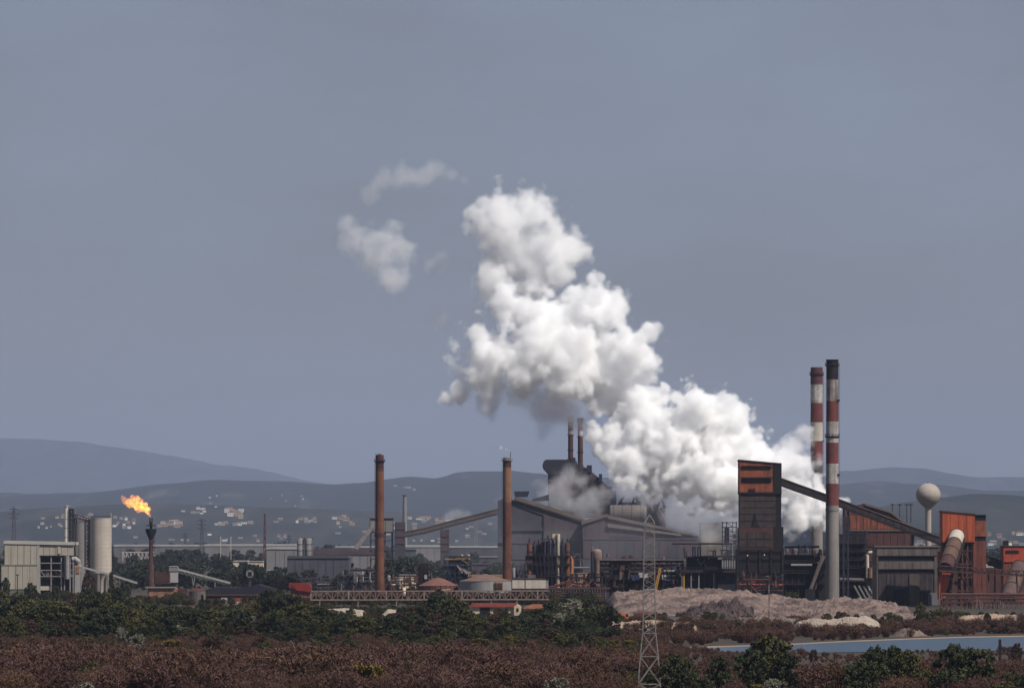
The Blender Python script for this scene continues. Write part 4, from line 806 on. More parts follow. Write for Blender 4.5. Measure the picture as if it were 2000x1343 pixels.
yard_plant('rusty pipework between the rusty chimney and dark switch tower', 752, 814, 1118, 2560, 3, MX + [M_cream], 18); yard_plant('mauve grey pipework left of the dark rusty chimney', 660, 732, 1112, 2700, 4, [M_mauve, M_slate, M_midgrey, M_steelr, M_conc, M_taupe], 22)
yard_plant('dark vents and pipes on the shed left of the tall chimney', 1532, 1608, 1062, 2530, 5, DK, 20); yard_plant('dark vents and pipes on the screening plant', 1642, 1706, 1034, 2550, 6, DK, 16); yard_plant('low red brown pipework below the pale grey tank', 900, 1000, 1152, 2380, 7, DK + [M_rust], 20)
yard_plant('low dark clutter under the stove towers', 1068, 1180, 1150, 2400, 8, DK + [M_steelg], 24); yard_plant('dim pipework before the big grey mauve hall', 1000, 1030, 1092, 2750, 9, [M_slate, M_steelb, M_mauve, M_midgrey], 12); yard_plant('dim plant at the foot of the wide mauve hall', 1180, 1300, 1078, 2900, 10, [M_slate, M_mauve, M_steelb, M_rustd, M_taupe], 26)
yard_plant('dark clutter beneath the sooty tower block', 1440, 1530, 1112, 2405, 11, DK + [M_tile], 20); yard_plant('grey pipework at the foot of the slate warehouse', 560, 680, 1122, 2950, 12, [M_slate, M_mauve, M_steelb, M_midgrey], 18)

# ------------------------------------------------------------------ left-hand plant
t = T('mill_building', 'large beige panel clad plant building with open steel frame bay', 'building', 75, 2600)
t.box('wall', M_seam, 8, 72, 1061, 1103, 0, 26); t.box('lower_wall', M_seam, 2, 72, 1104, None, -1.2, 26); t.box('upper_wall', M_seam, 72, 144, 1063, 1085, .3, 26)
t.poly('parapet', mat('pale_parapet', (.42, .39, .35), (.36, .33, .3), .1), [(7, 1061.5), (145, 1064), (145, 1058), (7, 1055.5)], -.6, 26.5); t.box('ledge', M_conc, 2, 72.5, 1102.4, 1104, -1.6, 0)
for k in range(5): t.box('panel', M_beige, 9 + k * 12.8, 21 + k * 12.8, 1062.6, 1102, -.25, -.01); t.box('panel', M_beige, 2.6 + k * 14, 15.8 + k * 14, 1105, 1150, -1.45, -1.21)
for k in range(6): t.box('panel', M_beige, 73 + k * 11.9, 84.2 + k * 11.9, 1065, 1084, .05, .29)
t.box('gutter', M_dark, 72, 144.4, 1084.6, 1086.5, .1, 8); t.box('vent', M_white, 112.5, 118, 1067, 1081, -.3, .04)
t.box('pier', M_grey, 72, 77, 1063, None, -.4, 4)
for x in (78, 100, 120, 126, 137, 143): t.bar('column', M_steelg, (x, 1086, .6), (x, 1166, .6), .5)
for py in (1099, 1113, 1125): t.bar('beam', M_steelg, (77, py, .5), (144, py, .5), .4)
for k in range(7): 
    t.bar('brace', M_steelr if k % 2 else M_steelg, (79 + k * 9, 1113, .4), (88 + k * 9, 1125 - (k % 3) * 6, .4), .28); t.box('equipment', [M_slate, M_taupe, M_midgrey, M_maroon][k % 4], 80 + k * 9, 87 + k * 9, 1114 + (k % 3) * 3, 1124, 4, 7)
t.box('back_wall', M_slate, 77, 144, 1086, None, 10, 12); t.box('dark_bay', M_dark, 78, 112, 1128, 1144, 3, 9.8); t.box('plinth', M_conc_l, 78, 97, 1144, 1152, 1, 6); t.tube('duct', M_steelg, [(131, 1085, -.6), (131, 1130, -.6)], 1.0)
t = T('white_stack', 'slim white stack on the beige plant building', 'chimney', 129.5, 2615)
t.lathe('shaft', mat('white_stack', (0.476, 0.451, 0.399), (0.425, 0.391, 0.34), .2), 129.5, [(3.4, 991), (3.4, None)], 0, 20); t.lathe('cap', M_pale, 129.5, [(4.6, 986.5), (5, 988.5), (3.4, 991)], 0, 20)
for k in range(3): t.lathe('band', M_conc, 129.5, [(3.7, 1012 + k * 18), (3.7, 1013.2 + k * 18)], 0, 20)
t = T('stair_tower', 'dark lattice stair tower beside the white stack', 'tower', 139.5, 2615)
lattice(t, 139.5, 993, 1062, 7.5, 7.5, 12, M_steel, .35, 0)
for k in range(8): t.box('landing', M_steel, 136, 143.2, 1000 + k * 7.4, 1001 + k * 7.4, -.8, .8)
t.box('top_box', mat('tan_box', (.24, .17, .13)), 136, 144, 991, 994, -1, 1); t.bar('leg', M_steel, (139.5, 1060, 0), (139.5, 1166, 0), .8)
t = T('catwalk', 'pipe catwalk linking the stair tower and the concrete silo', 'catwalk', 160, 2615)
t.bar('truss_chord', M_rustd, (143, 1004, 0), (178, 1013, 0), .5); t.bar('truss_chord', M_rustd, (143, 1010, 0), (178, 1018, 0), .5)
for k in range(6): t.bar('brace', M_steelr, (144 + k * 5.6, 1004.4 + k * 1.4, 0), (149 + k * 5.6, 1011 + k * 1.4, 0), .3)
t.tube('pipe', M_conc_l, [(150, 1008, 1), (180, 1015.5, 1)], .35); t.bar('post', M_steel, (148, 1008, 1), (150, 1020, 1), .5); t.bar('post', M_steel, (146, 1010, 1), (148, 1166, 1), .4)
t = T('steel_silo', 'grey steel silo between stair tower and concrete silo', 'silo', 157.5, 2630)
for k in range(7): t.lathe('ring_course', M_midgrey, 157.5, [(12, 1020 + k * 14), (12, 1033.6 + k * 14)], 0, 28)
t.lathe('roof', M_slate, 157.5, [(1, 1016), (12.2, 1020)], 0, 28); t.lathe('lower_shell', M_midgrey, 157.5, [(12, 1118), (12, None)], 0, 28)
t = T('ladder_frame', 'dark caged ladder frame hugging the concrete silo', 'ladder', 170, 2600)
lattice(t, 170, 1014, 1112, 8, 8, 12, M_steel, .3, 0); t.box('leg_block', M_steel, 166.5, 173.5, 1112, None, -.6, .8)
t = T('concrete_silo', 'tall pale concrete silo with ring courses', 'silo', 197, 2600)
for k in range(13): t.lathe('ring_course', M_conc_l, 197, [(21, 1012.6 + k * 8.2), (21, 1020.6 + k * 8.2)], 0, 40)
t.lathe('roof_slab', M_pale, 197, [(21.3, 1011), (21.3, 1012.6)], 0, 40); t.lathe('hopper', M_conc_l, 197, [(20.5, 1119.2), (12, 1132), (11, None)], 0, 32)
for k in range(6):
    a = k * math.pi / 3 + .3; x = 197 + 18 * math.cos(a); t.bar('leg', M_conc, (x, 1119, 18 * t.s * math.sin(a)), (x, 1166, 18 * t.s * math.sin(a)), 1.1)
t.bar('mast', M_conc_l, (217, 1012, 0), (217, 1001, 0), .25); t.rail('railing', M_steel, 178, 216, 1011, 0, 4, 10)
t = T('white_duct', 'white elbow duct house at the foot of the silos', 'duct', 151, 2580)
t.tube('elbow', M_grey, [(141, 1092, 0), (147, 1091, 0), (153, 1096, 0), (155, 1106, 0)], 1.2, 12); t.box('house', M_conc_l, 146, 156, 1104, 1120, -1, 2); t.box('tan_panel', M_wood, 148.6, 155.4, 1105, 1119, -1.3, -1.01); t.box('base', M_grey, 146, 157, 1120, None, -1, 3); t.box('tank_box', M_steelg, 158, 167, 1114, None, 0, 3)
t = T('belt_conveyor', 'thin pale conveyor sloping down right from the concrete silo', 'conveyor', 235, 2590)
for a, b in (((160, 1107), (180, 1112)), ((180, 1112), (218, 1122)), ((218, 1122), (268, 1138))): t.bar('belt_frame', M_grey, (*a, -5), (*b, -5), .8, .9)
for x, y in ((172, 1112), (196, 1118), (232, 1128), (254, 1135)): t.bar('leg', M_steel, (x, y, -5), (x, 1166, -5), .3)

t = T('flare_stack', 'dark flare stack with funnel head and railed ring', 'flare stack', 295, 2550)
t.lathe('riser', M_rustd, 295, [(3.8, 1052), (4.2, 1100), (6, 1102), (6.4, None)], 0, 20); t.lathe('funnel', M_soot, 295, [(10.5, 1032), (10.8, 1037), (4, 1053)], 0, 24); t.lathe('neck', M_soot, 295, [(2.6, 1018), (2.6, 1033)], 0, 14)
for x in (292.8, 297): t.tube('pilot_pipe', M_soot, [(x, 1026, 0), (x, 1011, 0)], .28, 8)
t.lathe('ring_deck', M_soot, 295, [(9.5, 1025), (9.5, 1026.6)], 0, 24); ladder(t, 300.6, 0, 1048, 1150, M_steel)
for y in (1056, 1068, 1080): t.box('landing', M_steel, 298, 303, y, y + 1.2, -.8, .8)
fm = bpy.data.materials.new('burning_gas'); fm.use_nodes = True; N = fm.node_tree.nodes; L = fm.node_tree.links; N.clear()
fo = N.new('ShaderNodeOutputMaterial'); fe = N.new('ShaderNodeEmission'); fn = N.new('ShaderNodeTexNoise'); fr = N.new('ShaderNodeMapRange'); fg = N.new('ShaderNodeTexCoord')
fn.inputs['Scale'].default_value = .75; fn.inputs['Detail'].default_value = 4; fn.inputs['Distortion'].default_value = 1.
fr.inputs[1].default_value = .40; fr.inputs[2].default_value = .70; fr.inputs[3].default_value = .0; fr.inputs[4].default_value = 1.05
sx = N.new('ShaderNodeSeparateXYZ'); fa = N.new('ShaderNodeMapRange'); fa.inputs[1].default_value = -8; fa.inputs[2].default_value = 6; fa.inputs[3].default_value = .45; fa.inputs[4].default_value = 1.7; mu = N.new('ShaderNodeMath'); mu.operation = 'MULTIPLY'
L.new(fg.outputs['Object'], fn.inputs['Vector']); L.new(fg.outputs['Object'], sx.inputs[0]); L.new(sx.outputs[0], fa.inputs[0]); L.new(fn.outputs[0], fr.inputs[0])
L.new(fr.outputs[0], mu.inputs[0]); L.new(fa.outputs[0], mu.inputs[1]); L.new(mu.outputs[0], fe.inputs[1]); fe.inputs[0].default_value = (1.0, .30, .028, 1); L.new(fe.outputs[0], fo.inputs['Volume'])

# low things behind the left tree belt
t = T('timber_shed', 'low tan boarded shed with flat roof under the flare stack', 'shed', 318, 2480)
t.box('wall', M_wood, 290, 346, 1148, None, 0, 8); t.box('roof', M_conc, 284, 342, 1145.6, 1148, -1, 9)
for k in range(9): t.box('board_panel', M_wood, 290.5 + k * 6.1, 296 + k * 6.1, 1149, 1168, -.15, -.01)
t.box('annex', M_maroon, 346, 365, 1150, None, 1, 6); t.box('door', M_dark, 350, 354, 1154, None, .8, 1.1); t.box('lean_to', M_rustd, 303, 330, 1117, 1140, 30, 40)
t = T('domed_tank', 'small round grey tank with red domed top', 'tank', 385, 2400)
t.lathe('shell', M_taupe, 385, [(16.5, 1154), (16.5, None)], 0, 32); t.lathe('dome', M_maroon, 385, [(1, 1147.5), (9, 1149), (16.8, 1154)], 0, 32); t.box('door', M_slate, 376, 384, 1168, None, -3.8, -3)
t = T('feed_conveyor', 'pale inclined conveyor with white hopper house behind the domed tank', 'conveyor', 390, 2720)
t.box('hopper_house', M_pale, 332, 347, 1116, 1137, 0, 5); t.box('hopper_top', M_midgrey, 330, 348, 1106, 1115, -.3, 5.3); t.box('roof', M_white, 330, 346, 1104.6, 1106, -.5, 5.5); t.box('base', M_slate, 334, 346, 1137, None, 1, 4)
t.bar('belt_frame', M_grey, (347, 1111, 2), (450, 1138, 2), 1.2, 1.0); t.bar('lower_chord', M_midgrey, (347, 1117, 2), (440, 1140, 2), .5)
for k in range(12): t.bar('brace', M_midgrey, (350 + k * 8, 1112 + k * 2.1, 1.6), (354 + k * 8, 1118.5 + k * 2., 1.6), .25)
for x in (374, 381): t.bar('leg', M_midgrey, (x, 1119, 2), (378 , 1145, 2), .35)
t.bar('leg', M_midgrey, (420, 1131, 2), (420, 1160, 2), .4)
t = T('long_shed', 'long low red sided shed with white base right of the domed tank', 'shed', 460, 2380)
t.box('wall', M_rustd, 404, 502, 1163, 1174, 0, 6); t.box('roof', M_maroon, 402, 575, 1160.6, 1163, -.6, 6.6); t.box('base_wall', M_conc_l, 446, 500, 1174, None, -.1, 5.8); t.box('white_door', M_pale, 432, 444, 1166, None, -.2, .3)
for k in range(7): t.box('wall_panel', M_tile, 447 + k * 7.6, 454 + k * 7.6, 1165, 1173.6, -.15, -.01)
t.box('dark_bay', M_soot, 502, 574, 1163, None, .4, 6)
t = T('coal_stockpile', 'long dark blue black coal bank behind the red sided shed', 'heap', 470, 2560)
t.poly('bank', mat('coal', (.012, .012, .022), (.02, .018, .03), .2), [(392, 1170), (545, 1170), (535, 1150), (505, 1140), (470, 1148), (420, 1146), (400, 1152)], 0, 20)
t = T('round_opening_tank', 'round grey drum end with dark square opening', 'tank', 488, 2900)
t.tube('shell', M_midgrey, [(488, 1120, 0), (488, 1120, 4)], 2.0, 24); t.box('opening', M_dark, 484.5, 491.5, 1116, 1124, -.2, .1); t.bar('support', M_slate, (488, 1127, 2), (488, 1156, 2), 1.2)

# ------------------------------------------------------------------ vehicles, posts and the lattice mast
def truck(x0, x1, py, D, mb, mc, label):
    t = T('dump_truck', label, 'truck', (x0 + x1) / 2, D); Lx = x1 - x0; s_ = t.s; h = 2.9 / s_
    b0 = HZ + F * CH / D
    t.poly('tipper_body', mb, [(x0, b0 - h * .45), (x0 + Lx * .66, b0 - h * .45), (x0 + Lx * .7, b0 - h * 1.1), (x0 - Lx * .02, b0 - h * 1.0)], -1.2, 1.2)
    c_ = t.poly('cab', mc, [(x0 + Lx * .74, b0 - h * .35), (x1, b0 - h * .35), (x1, b0 - h * .75), (x1 - Lx * .04, b0 - h * 1.08), (x0 + Lx * .74, b0 - h * 1.08)], -1.2, 1.2)
    t.poly('window', M_dark, [(x0 + Lx * .82, b0 - h * .72), (x1 - Lx * .03, b0 - h * .72), (x1 - Lx * .05, b0 - h * 1.0), (x0 + Lx * .82, b0 - h * 1.0)], -1.25, -1.19, p=c_)
    t.box('chassis', M_soot, x0 + Lx * .02, x1, b0 - h * .45, b0 - h * .3, -1, 1)
    for f in (.14, .3, .84):
        for y in (-1.15, .75):
            c = t.P(x0 + Lx * f, b0, y); mesh('wheel', *tubeg([(c.x, y, .55), (c.x, y + .4, .55)], .55, 14), M_soot, t.o)
truck(1196, 1228, 0, 1900, mat('orange_truck', (.45, .13, .03), (.35, .1, .03), 1.), _m['orange_truck'], 'orange dump truck at the foot of the broad spoil heap')
truck(1238, 1280, 0, 1930, mat('red_truck', (.16, .045, .035), (.1, .03, .03), 1.), M_tile, 'dull red tipper truck passing behind the lattice mast')
t = T('lamp_pole', 'thin red and white pole standing on the mauve spoil', 'pole', 1502, 1790)
for k in range(6): t.bar('pole_section', M_mast if k % 2 else M_steelr, (1502, 1124 + k * 17, 0), (1502, 1141 + k * 17 if k < 5 else 1227, 0), .3)
t.bar('arm', M_mast, (1496, 1125, 0), (1503, 1124, 0), .25)
t = T('wooden_post', 'single dark post at the near edge of the water', 'post', 1953, 1180)
t.bar('post', M_soot, (1953, 1248, 0), (1952.5, 1325, 0), .55); t.bar('cap', M_soot, (1950.6, 1249, 0), (1955, 1249, 0), .3)
t = T('yard_lamp', 'dark T shaped lamp post before the beige plant building', 'lamp post', 34, 2200)
t.bar('pole', M_steel, (34, 1121, 0), (34, 1192, 0), .3); t.bar('lamp_arm', M_steel, (31, 1122, 0), (37, 1122, 0), .4)

t = T('lattice_mast', 'tall galvanised lattice electricity mast with pointed top, base below the frame', 'pylon', 1268, 1050)
def mast_face(segs):
    s_ = t.s; cx = t.P(1268, 0).x; c4 = ((-1, -1), (1, -1), (1, 1), (-1, 1))
    def pt(c, py, w): z = CH + (HZ - py) * s_; return Vector((cx + c[0] * w * s_ / 2, c[1] * w * s_ / 2, z))
    for (pa, wa, pb, wb, n, bw) in segs:
        for c in c4: mesh('leg', *barg(pt(c, pa, wa), pt(c, pb, wb), .16), M_mast, t.o)
        for k in range(n):
            ya, yb = pa + (pb - pa) * k / n, pa + (pb - pa) * (k + 1) / n; ua, ub = wa + (wb - wa) * k / n, wa + (wb - wa) * (k + 1) / n
            for i in range(4):
                c, d = c4[i], c4[(i + 1) % 4]
                mesh('brace', *barg(pt(c, ya, ua), pt(d, yb, ub), bw), M_mast, t.o)
                if n < 4: mesh('brace', *barg(pt(d, ya, ua), pt(c, yb, ub), bw), M_mast, t.o)
                elif k % 2: mesh('brace', *barg(pt(d, ya, ua), pt(c, yb, ub), bw), M_mast, t.o)
                if k == 0 or (n >= 4 and k % 3 == 0): mesh('strut', *barg(pt(c, ya, ua), pt(d, ya, ua), .12), M_mast, t.o)
    for c in c4: mesh('peak_bar', *barg(pt(c, 1021, 20), Vector((cx, 0, CH + (HZ - 1005) * s_)), .16), M_mast, t.o)
mast_face([(1021, 20, 1152, 22, 12, .09), (1152, 22, 1236, 25, 6, .11), (1236, 26, 1281, 35, 1, .15), (1281, 35, 1335, 43, 1, .17), (1335, 43, 1357.4, 47, 1, .17)])
for w_, y_ in ((23, 1031), (24, 1101), (25, 1152)): t.box('cross_plate', M_mast, 1268 - w_ / 2, 1268 + w_ / 2, y_, y_ + 1.2, -1.1, 1.1)

# ------------------------------------------------------------------ the town on the far hillside
from mathutils.bvhtree import BVHTree
hb = []
for o in C.objects:
    if o.get('kind') == 'structure' and o.type == 'MESH' and ('hill' in o.name or o.name == 'mountains'): hb.append(BVHTree.FromPolygons([v.co.copy() for v in o.data.vertices], [tuple(p.vertices) for p in o.data.polygons]))
def on_hill(px, py, D):                            # where the sight line meets the slope (else the given distance)
    d = (W(px, py, 1000) - Vector((0, 0, CH))).normalized(); h = [b.ray_cast(Vector((0, 0, CH)), d)[0] for b in hb]; h = [q.y for q in h if q is not None]
    return min(h) if h else D
def house(px, py, w_, h_, D, mw, mr, label, group, flat=False, wins=0):
    """a far house: walls, pitched or flat roof, rows of windows when large enough; it stands on the hill slope"""
    D = on_hill(px, py, D); p = W(px, py, D); s_ = D / F; o = bpy.data.objects.new('town_house', None); C.objects.link(o); o.location = p; tag(o, label, 'house', group)
    a = w_ * s_ / 2; hh = h_ * s_; dp = min(14, max(8, a))
    mesh('wall', *boxg(-a, a, 0, dp, -14, hh), mw, o)
    if flat: mesh('roof', *boxg(-a - .4, a + .4, -.4, dp + .4, hh, hh + .8), mr, o)
    else:
        e_ = a * .9; V = [(-a - .5, -.6, hh), (a + .5, -.6, hh), (a + .5, dp + .6, hh), (-a - .5, dp + .6, hh), (-e_, dp / 2, hh + 2.6), (e_, dp / 2, hh + 2.6)]
        mesh('roof', V, [(0, 1, 5, 4), (2, 3, 4, 5), (1, 2, 5), (3, 0, 4), (3, 2, 1, 0)], mr, o)
    for k in range(wins): mesh('window', *boxg(-a + 2 * a * (k + .25) / wins, -a + 2 * a * (k + .7) / wins, -.15, .3, hh * .3, hh * .65), M_slate, o)
TW = [mat('town_white', (0.735, 0.711, 0.652)), mat('town_cream', (0.413, 0.345, 0.255)), mat('town_pink', (0.354, 0.246, 0.193)), mat('town_ochre', (0.375, 0.262, 0.143)), mat('town_grey', (0.288, 0.288, 0.28))]
TR = [mat('town_tile', (.12, .08, .07)), mat('town_tan_tile', (.20, .15, .12)), mat('town_flat_roof', (0.32, 0.304, 0.288))]
TN = ['white', 'cream', 'pinkish', 'ochre', 'grey']
def town(cl, n, x0, x1, y0, y1, D, mats, wr=(5, 13), hr=(3, 6), flat=.4):
    r = random.Random(cl + str(n)); 
    for k in range(n):
        i = r.choice(mats); w_ = r.uniform(*wr) * .8; f = r.random() < flat
        house(r.uniform(x0, x1), r.uniform(y0, y1), w_, r.uniform(*hr) * .75, D + r.uniform(-150, 150), TW[i], TR[2] if f else TR[r.randrange(2)],
              f"{'wide' if w_ > 7.2 else 'small'} {TN[i]} {'flat roofed' if f else 'tiled'} house {cl}", 'houses of the hillside town', f, 3 if w_ > 7.2 else 0)
TD = 10300
town('behind the long warehouse', 16, 230, 560, 1044, 1058, 9000, [0, 4, 1], (5, 16), (3, 5), .7); town('at the hill foot by the gallery', 12, 620, 960, 1030, 1044, 9500, [0, 4, 1], (6, 16), (3, 5), .7)
town('on the slope above the rusty chimney', 6, 790, 850, 1012, 1020, TD, [0, 1, 4], (6, 16))
town('on the far slope over the stair tower', 9, 80, 180, 1006, 1014, TD, [1, 0, 2]); town('low on the slope by the white stack', 7, 60, 125, 1022, 1032, TD, [0, 1, 4], (4, 9))
town('on the slope right of the silo', 14, 222, 262, 1012, 1032, TD, [0, 2, 4], (5, 12)); town('on the slope right of the flare', 12, 305, 352, 1020, 1030, TD, [2, 3, 1, 0], (8, 18), (5, 9))
town('high up left of the hilltop cluster', 7, 355, 400, 994, 1004, TD, [0, 1, 4], (6, 15)); town('in the hilltop cluster of the town', 14, 440, 478, 998, 1012, TD, [0, 0, 1, 3], (7, 15), (5, 10), .7)
town('in the row below the hilltop', 10, 416, 490, 1022, 1026, TD, [0, 0, 4, 1], (8, 16), (4, 6), .9); town('on the slope right of the red mast', 11, 522, 625, 1014, 1022, TD, [0, 4, 1], (5, 13)); 
town('in the group left of the rusty chimney', 9, 640, 690, 1012, 1026, TD, [3, 1, 4, 0], (6, 14), (4, 8)); town('on the far slope behind the long gallery', 12, 765, 960, 1016, 1034, TD, [0, 1, 3, 4], (6, 15))
town('on the plain behind the gallery legs', 8, 800, 960, 1040, 1060, 8200, [0, 4, 1], (6, 14)); town('far behind the water tower', 10, 1780, 1850, 1062, 1078, 7200, [2, 1, 4], (8, 18), (4, 7)); town('on the plain right of the orange tower', 12, 1926, 1998, 1040, 1066, 8000, [0, 2, 4], (7, 18), (4, 8))
town('scattered along the far ridge slope', 10, 380, 600, 968, 990, 12600, [4, 0], (3, 6), (2, 3)); town('on the hill crest by the rusty chimney', 4, 770, 812, 948, 958, 15800, [4], (5, 14), (2, 4))
# ------------------------------------------------------------------ vegetation
def leafmat(name, c, c2, tr=.25):
    m = bpy.data.materials.new(name); m.use_nodes = True; N = m.node_tree.nodes; L = m.node_tree.links; b = N['Principled BSDF']
    b.inputs['Roughness'].default_value = .75; b.inputs['Specular IOR Level'].default_value = .15
    g = N.new('ShaderNodeNewGeometry'); oi = N.new('ShaderNodeObjectInfo'); n = N.new('ShaderNodeTexNoise'); n.inputs['Scale'].default_value = .11; n.inputs['Detail'].default_value = 5; n.inputs['Roughness'].default_value = .65
    L.new(g.outputs['Position'], n.inputs['Vector'])
    a = N.new('ShaderNodeMath'); a.operation = 'MULTIPLY_ADD'; a.inputs[1].default_value = .7; L.new(oi.outputs['Random'], a.inputs[0]); L.new(n.outputs[0], a.inputs[2])
    s = N.new('ShaderNodeMapRange'); s.inputs[1].default_value = .35; s.inputs[2].default_value = 1.2; L.new(a.outputs[0], s.inputs[0])
    x = N.new('ShaderNodeMixRGB'); x.inputs[1].default_value = (*c, 1); x.inputs[2].default_value = (*c2, 1); L.new(s.outputs[0], x.inputs[0])
    L.new(x.outputs[0], b.inputs['Base Color']); return m
LM = {'dark': leafmat('evergreen_leaves', (.015, .021, .010), (.044, .050, .020)), 'olive': leafmat('olive_leaves', (.036, .040, .014), (.078, .070, .024)),
      'brown': leafmat('budding_twigs', (.045, .025, .018), (.068, .040, .026)), 'grey': leafmat('silver_leaves', (.13, .125, .09), (.19, .18, .13)),
      'yellow': leafmat('yellow_green_leaves', (.090, .070, .016), (.125, .090, .022)), 'mauve': leafmat('tamarisk_twigs', (.056, .026, .022), (.105, .055, .044)),
      'mauve2': leafmat('tamarisk_tips', (.052, .026, .018), (.098, .054, .032)), 'farw': leafmat('far_leaves', (.022, .030, .022), (.040, .046, .03))}
M_bark = mat('bark', (.05, .035, .025), (.03, .02, .016), 1.)
def crown_mesh(name, seed, shape, leaf, nclump, nleaf, m):
    """leaf-sized quads in clumps spread through the crown; unit tree: height 1, width about 1"""
    r = np.random.RandomState(seed); V = []
    cl = []
    for k in range(nclump):
        u = r.rand() ** .8; a = r.rand() * 6.283
        if shape == 'round': z = .10 + .84 * u; wd = .48 * math.sqrt(max(.02, 1 - ((z - .48) / .5) ** 2))
        elif shape == 'cone': z = .12 + .85 * u; wd = .40 * (1.02 - z) + .05
        elif shape == 'umbrella': z = .5 + .42 * u; wd = .52 * math.sqrt(max(.03, 1 - ((z - .68) / .3) ** 2))
        else: z = .05 + .8 * u; wd = .55 * math.sqrt(max(.03, 1 - (z / .92) ** 2))
        d = wd * (r.rand() ** .45); cl.append((d * math.cos(a) * (1 + .25 * math.sin(3 * a + seed)), d * math.sin(a), z + r.randn() * .03, .05 + .06 * r.rand()))
    for cx, cy_, cz, cr in cl:
        q = r.randn(nleaf, 3); q /= np.linalg.norm(q, axis=1)[:, None]; q *= (cr * r.rand(nleaf) ** .4)[:, None]; q[:, 2] *= .8
        c = q + (cx, cy_, cz); a = r.randn(nleaf, 3); a /= np.linalg.norm(a, axis=1)[:, None]; b = np.cross(a, r.randn(nleaf, 3)); b /= np.linalg.norm(b, axis=1)[:, None]
        sz = (leaf * (.6 + .8 * r.rand(nleaf)))[:, None]
        V.append(np.stack([c - a * sz - b * sz * .5, c + a * sz - b * sz * .6, c + a * sz * .9 + b * sz * .5, c - a * sz * .8 + b * sz * .6], 1))
    V = np.concatenate(V).reshape(-1, 3); Fc = np.arange(len(V)).reshape(-1, 4)
    me = bpy.data.meshes.new(name); me.from_pydata(V.tolist(), [], Fc.tolist()); me.materials.append(m); me.update(); return me
def trunk_mesh(seed, top=.75):
    r = random.Random(seed); b = MB(); b.add(tubeg([(0, 0, -.03), (.01, 0, top * .4), (.02, .01, top)], [.035, .025, .008], 6))
    for k in range(6):
        a = r.uniform(0, 6.28); z = top * r.uniform(.3, .8); b.add(tubeg([(.01, 0, z), (.14 * math.cos(a), .14 * math.sin(a), z + .1), (.28 * math.cos(a), .28 * math.sin(a), z + .18)], [.016, .01, .004], 5))
    me = bpy.data.meshes.new('trunk'); me.from_pydata(b.V, [], b.F); me.materials.append(M_bark); return me
def twig_mesh(name, seed, n, m, wd=.010, spread=.5, hi=1.):
    """a leafless bush: many thin forked upward stems with bud tufts; unit size"""
    r = random.Random(seed); V, Fc = [], []
    def rib(p, q, w0, w1):
        d = (q - p); s = d.cross(Vector((r.gauss(0, 1), r.gauss(0, 1), r.gauss(0, .3)))).normalized(); k = len(V)
        V.extend([p - s * w0, p + s * w0, q + s * w1, q - s * w1]); Fc.append((k, k + 1, k + 2, k + 3))
    for i in range(n):
        a = r.uniform(0, 6.28); rr_ = r.random() ** .6 * spread; b0 = Vector((math.cos(a) * rr_ * .3, math.sin(a) * rr_ * .3, 0)); h = hi * r.uniform(.55, 1.) * (1 - .35 * (rr_ / spread) ** 2)
        e0 = Vector((math.cos(a) * rr_, math.sin(a) * rr_, h)); md = (b0 + e0) / 2 + Vector((math.cos(a), math.sin(a), 0)) * .05
        rib(b0, md, wd * 1.2, wd); rib(md, e0, wd, wd * .5)
        for k in range(4):
            f = r.uniform(.35, 1.); p = md.lerp(e0, f); q = p + Vector((r.gauss(0, .09), r.gauss(0, .09), r.uniform(.05, .2))); rib(p, q, wd * .9, wd * .5)
            t2 = q + Vector((r.gauss(0, .05), r.gauss(0, .05), r.uniform(.0, .08))); rib(q, t2, wd * 1.8, wd * .7)
    me = bpy.data.meshes.new(name); me.from_pydata([tuple(v) for v in V], [], Fc); me.materials.append(m); return me
TK = [trunk_mesh(k) for k in range(3)]
CR = {}
for key, shapes in (('dark', ('round', 'round', 'cone', 'bush', 'umbrella')), ('olive', ('round', 'bush', 'bush')), ('brown', ('round', 'bush')), ('grey', ('bush', 'round')), ('yellow', ('bush',)), ('farw', ('round', 'bush'))):
    CR[key] = [crown_mesh('crown', hash_ + 7 * len(CR), sh, .027, 95, 40, LM[key]) for hash_, sh in enumerate(shapes)]
TWG = [twig_mesh('twigs', k, 90, LM['mauve' if k % 2 else 'mauve2']) for k in range(6)]
CR['twig'] = TWG
def plant(name, loc, h, wd, kind, k, label, cat, group, part='crown'):
    o = bpy.data.objects.new(name, None); C.objects.link(o); o.location = loc; o.scale = (wd, wd * R.uniform(.85, 1.1), h); o.rotation_euler[2] = R.uniform(0, 6.28); tag(o, label, cat, group)
    c = bpy.data.objects.new(part, CR[kind][k % len(CR[kind])]); C.objects.link(c); c.parent = o
    if kind != 'twig':
        s = bpy.data.objects.new('trunk', TK[k % 3]); C.objects.link(s); s.parent = o
    return o
marks = [(0, 'beige plant building'), (120, 'white stack'), (197, 'concrete silo'), (295, 'flare stack'), (385, 'domed tank'), (460, 'red shed'), (586, 'drive house'), (660, 'slate warehouse'),
         (741, 'dark rusty chimney'), (856, 'rust red tank'), (948, 'pale grey tank'), (1035, 'raised houses'), (1110, 'stove towers'), (1180, 'pinkish vessel')]
def under(px): return min(marks, key=lambda q: abs(q[0] - px))[1]
lim = [(-60, 1150), (0, 1138), (40, 1150), (60, 1172), (90, 1165), (110, 1172), (150, 1170), (165, 1150), (200, 1150), (220, 1142), (250, 1158), (280, 1175), (330, 1182), (400, 1192), (470, 1178), (500, 1158), (530, 1152), (560, 1158), (590, 1172),
       (625, 1184), (700, 1205), (760, 1200), (790, 1185), (830, 1180), (850, 1160), (880, 1162), (905, 1192), (960, 1203), (1010, 1200), (1050, 1195), (1075, 1172), (1130, 1168), (1170, 1170), (1195, 1190), (1205, 1230)]
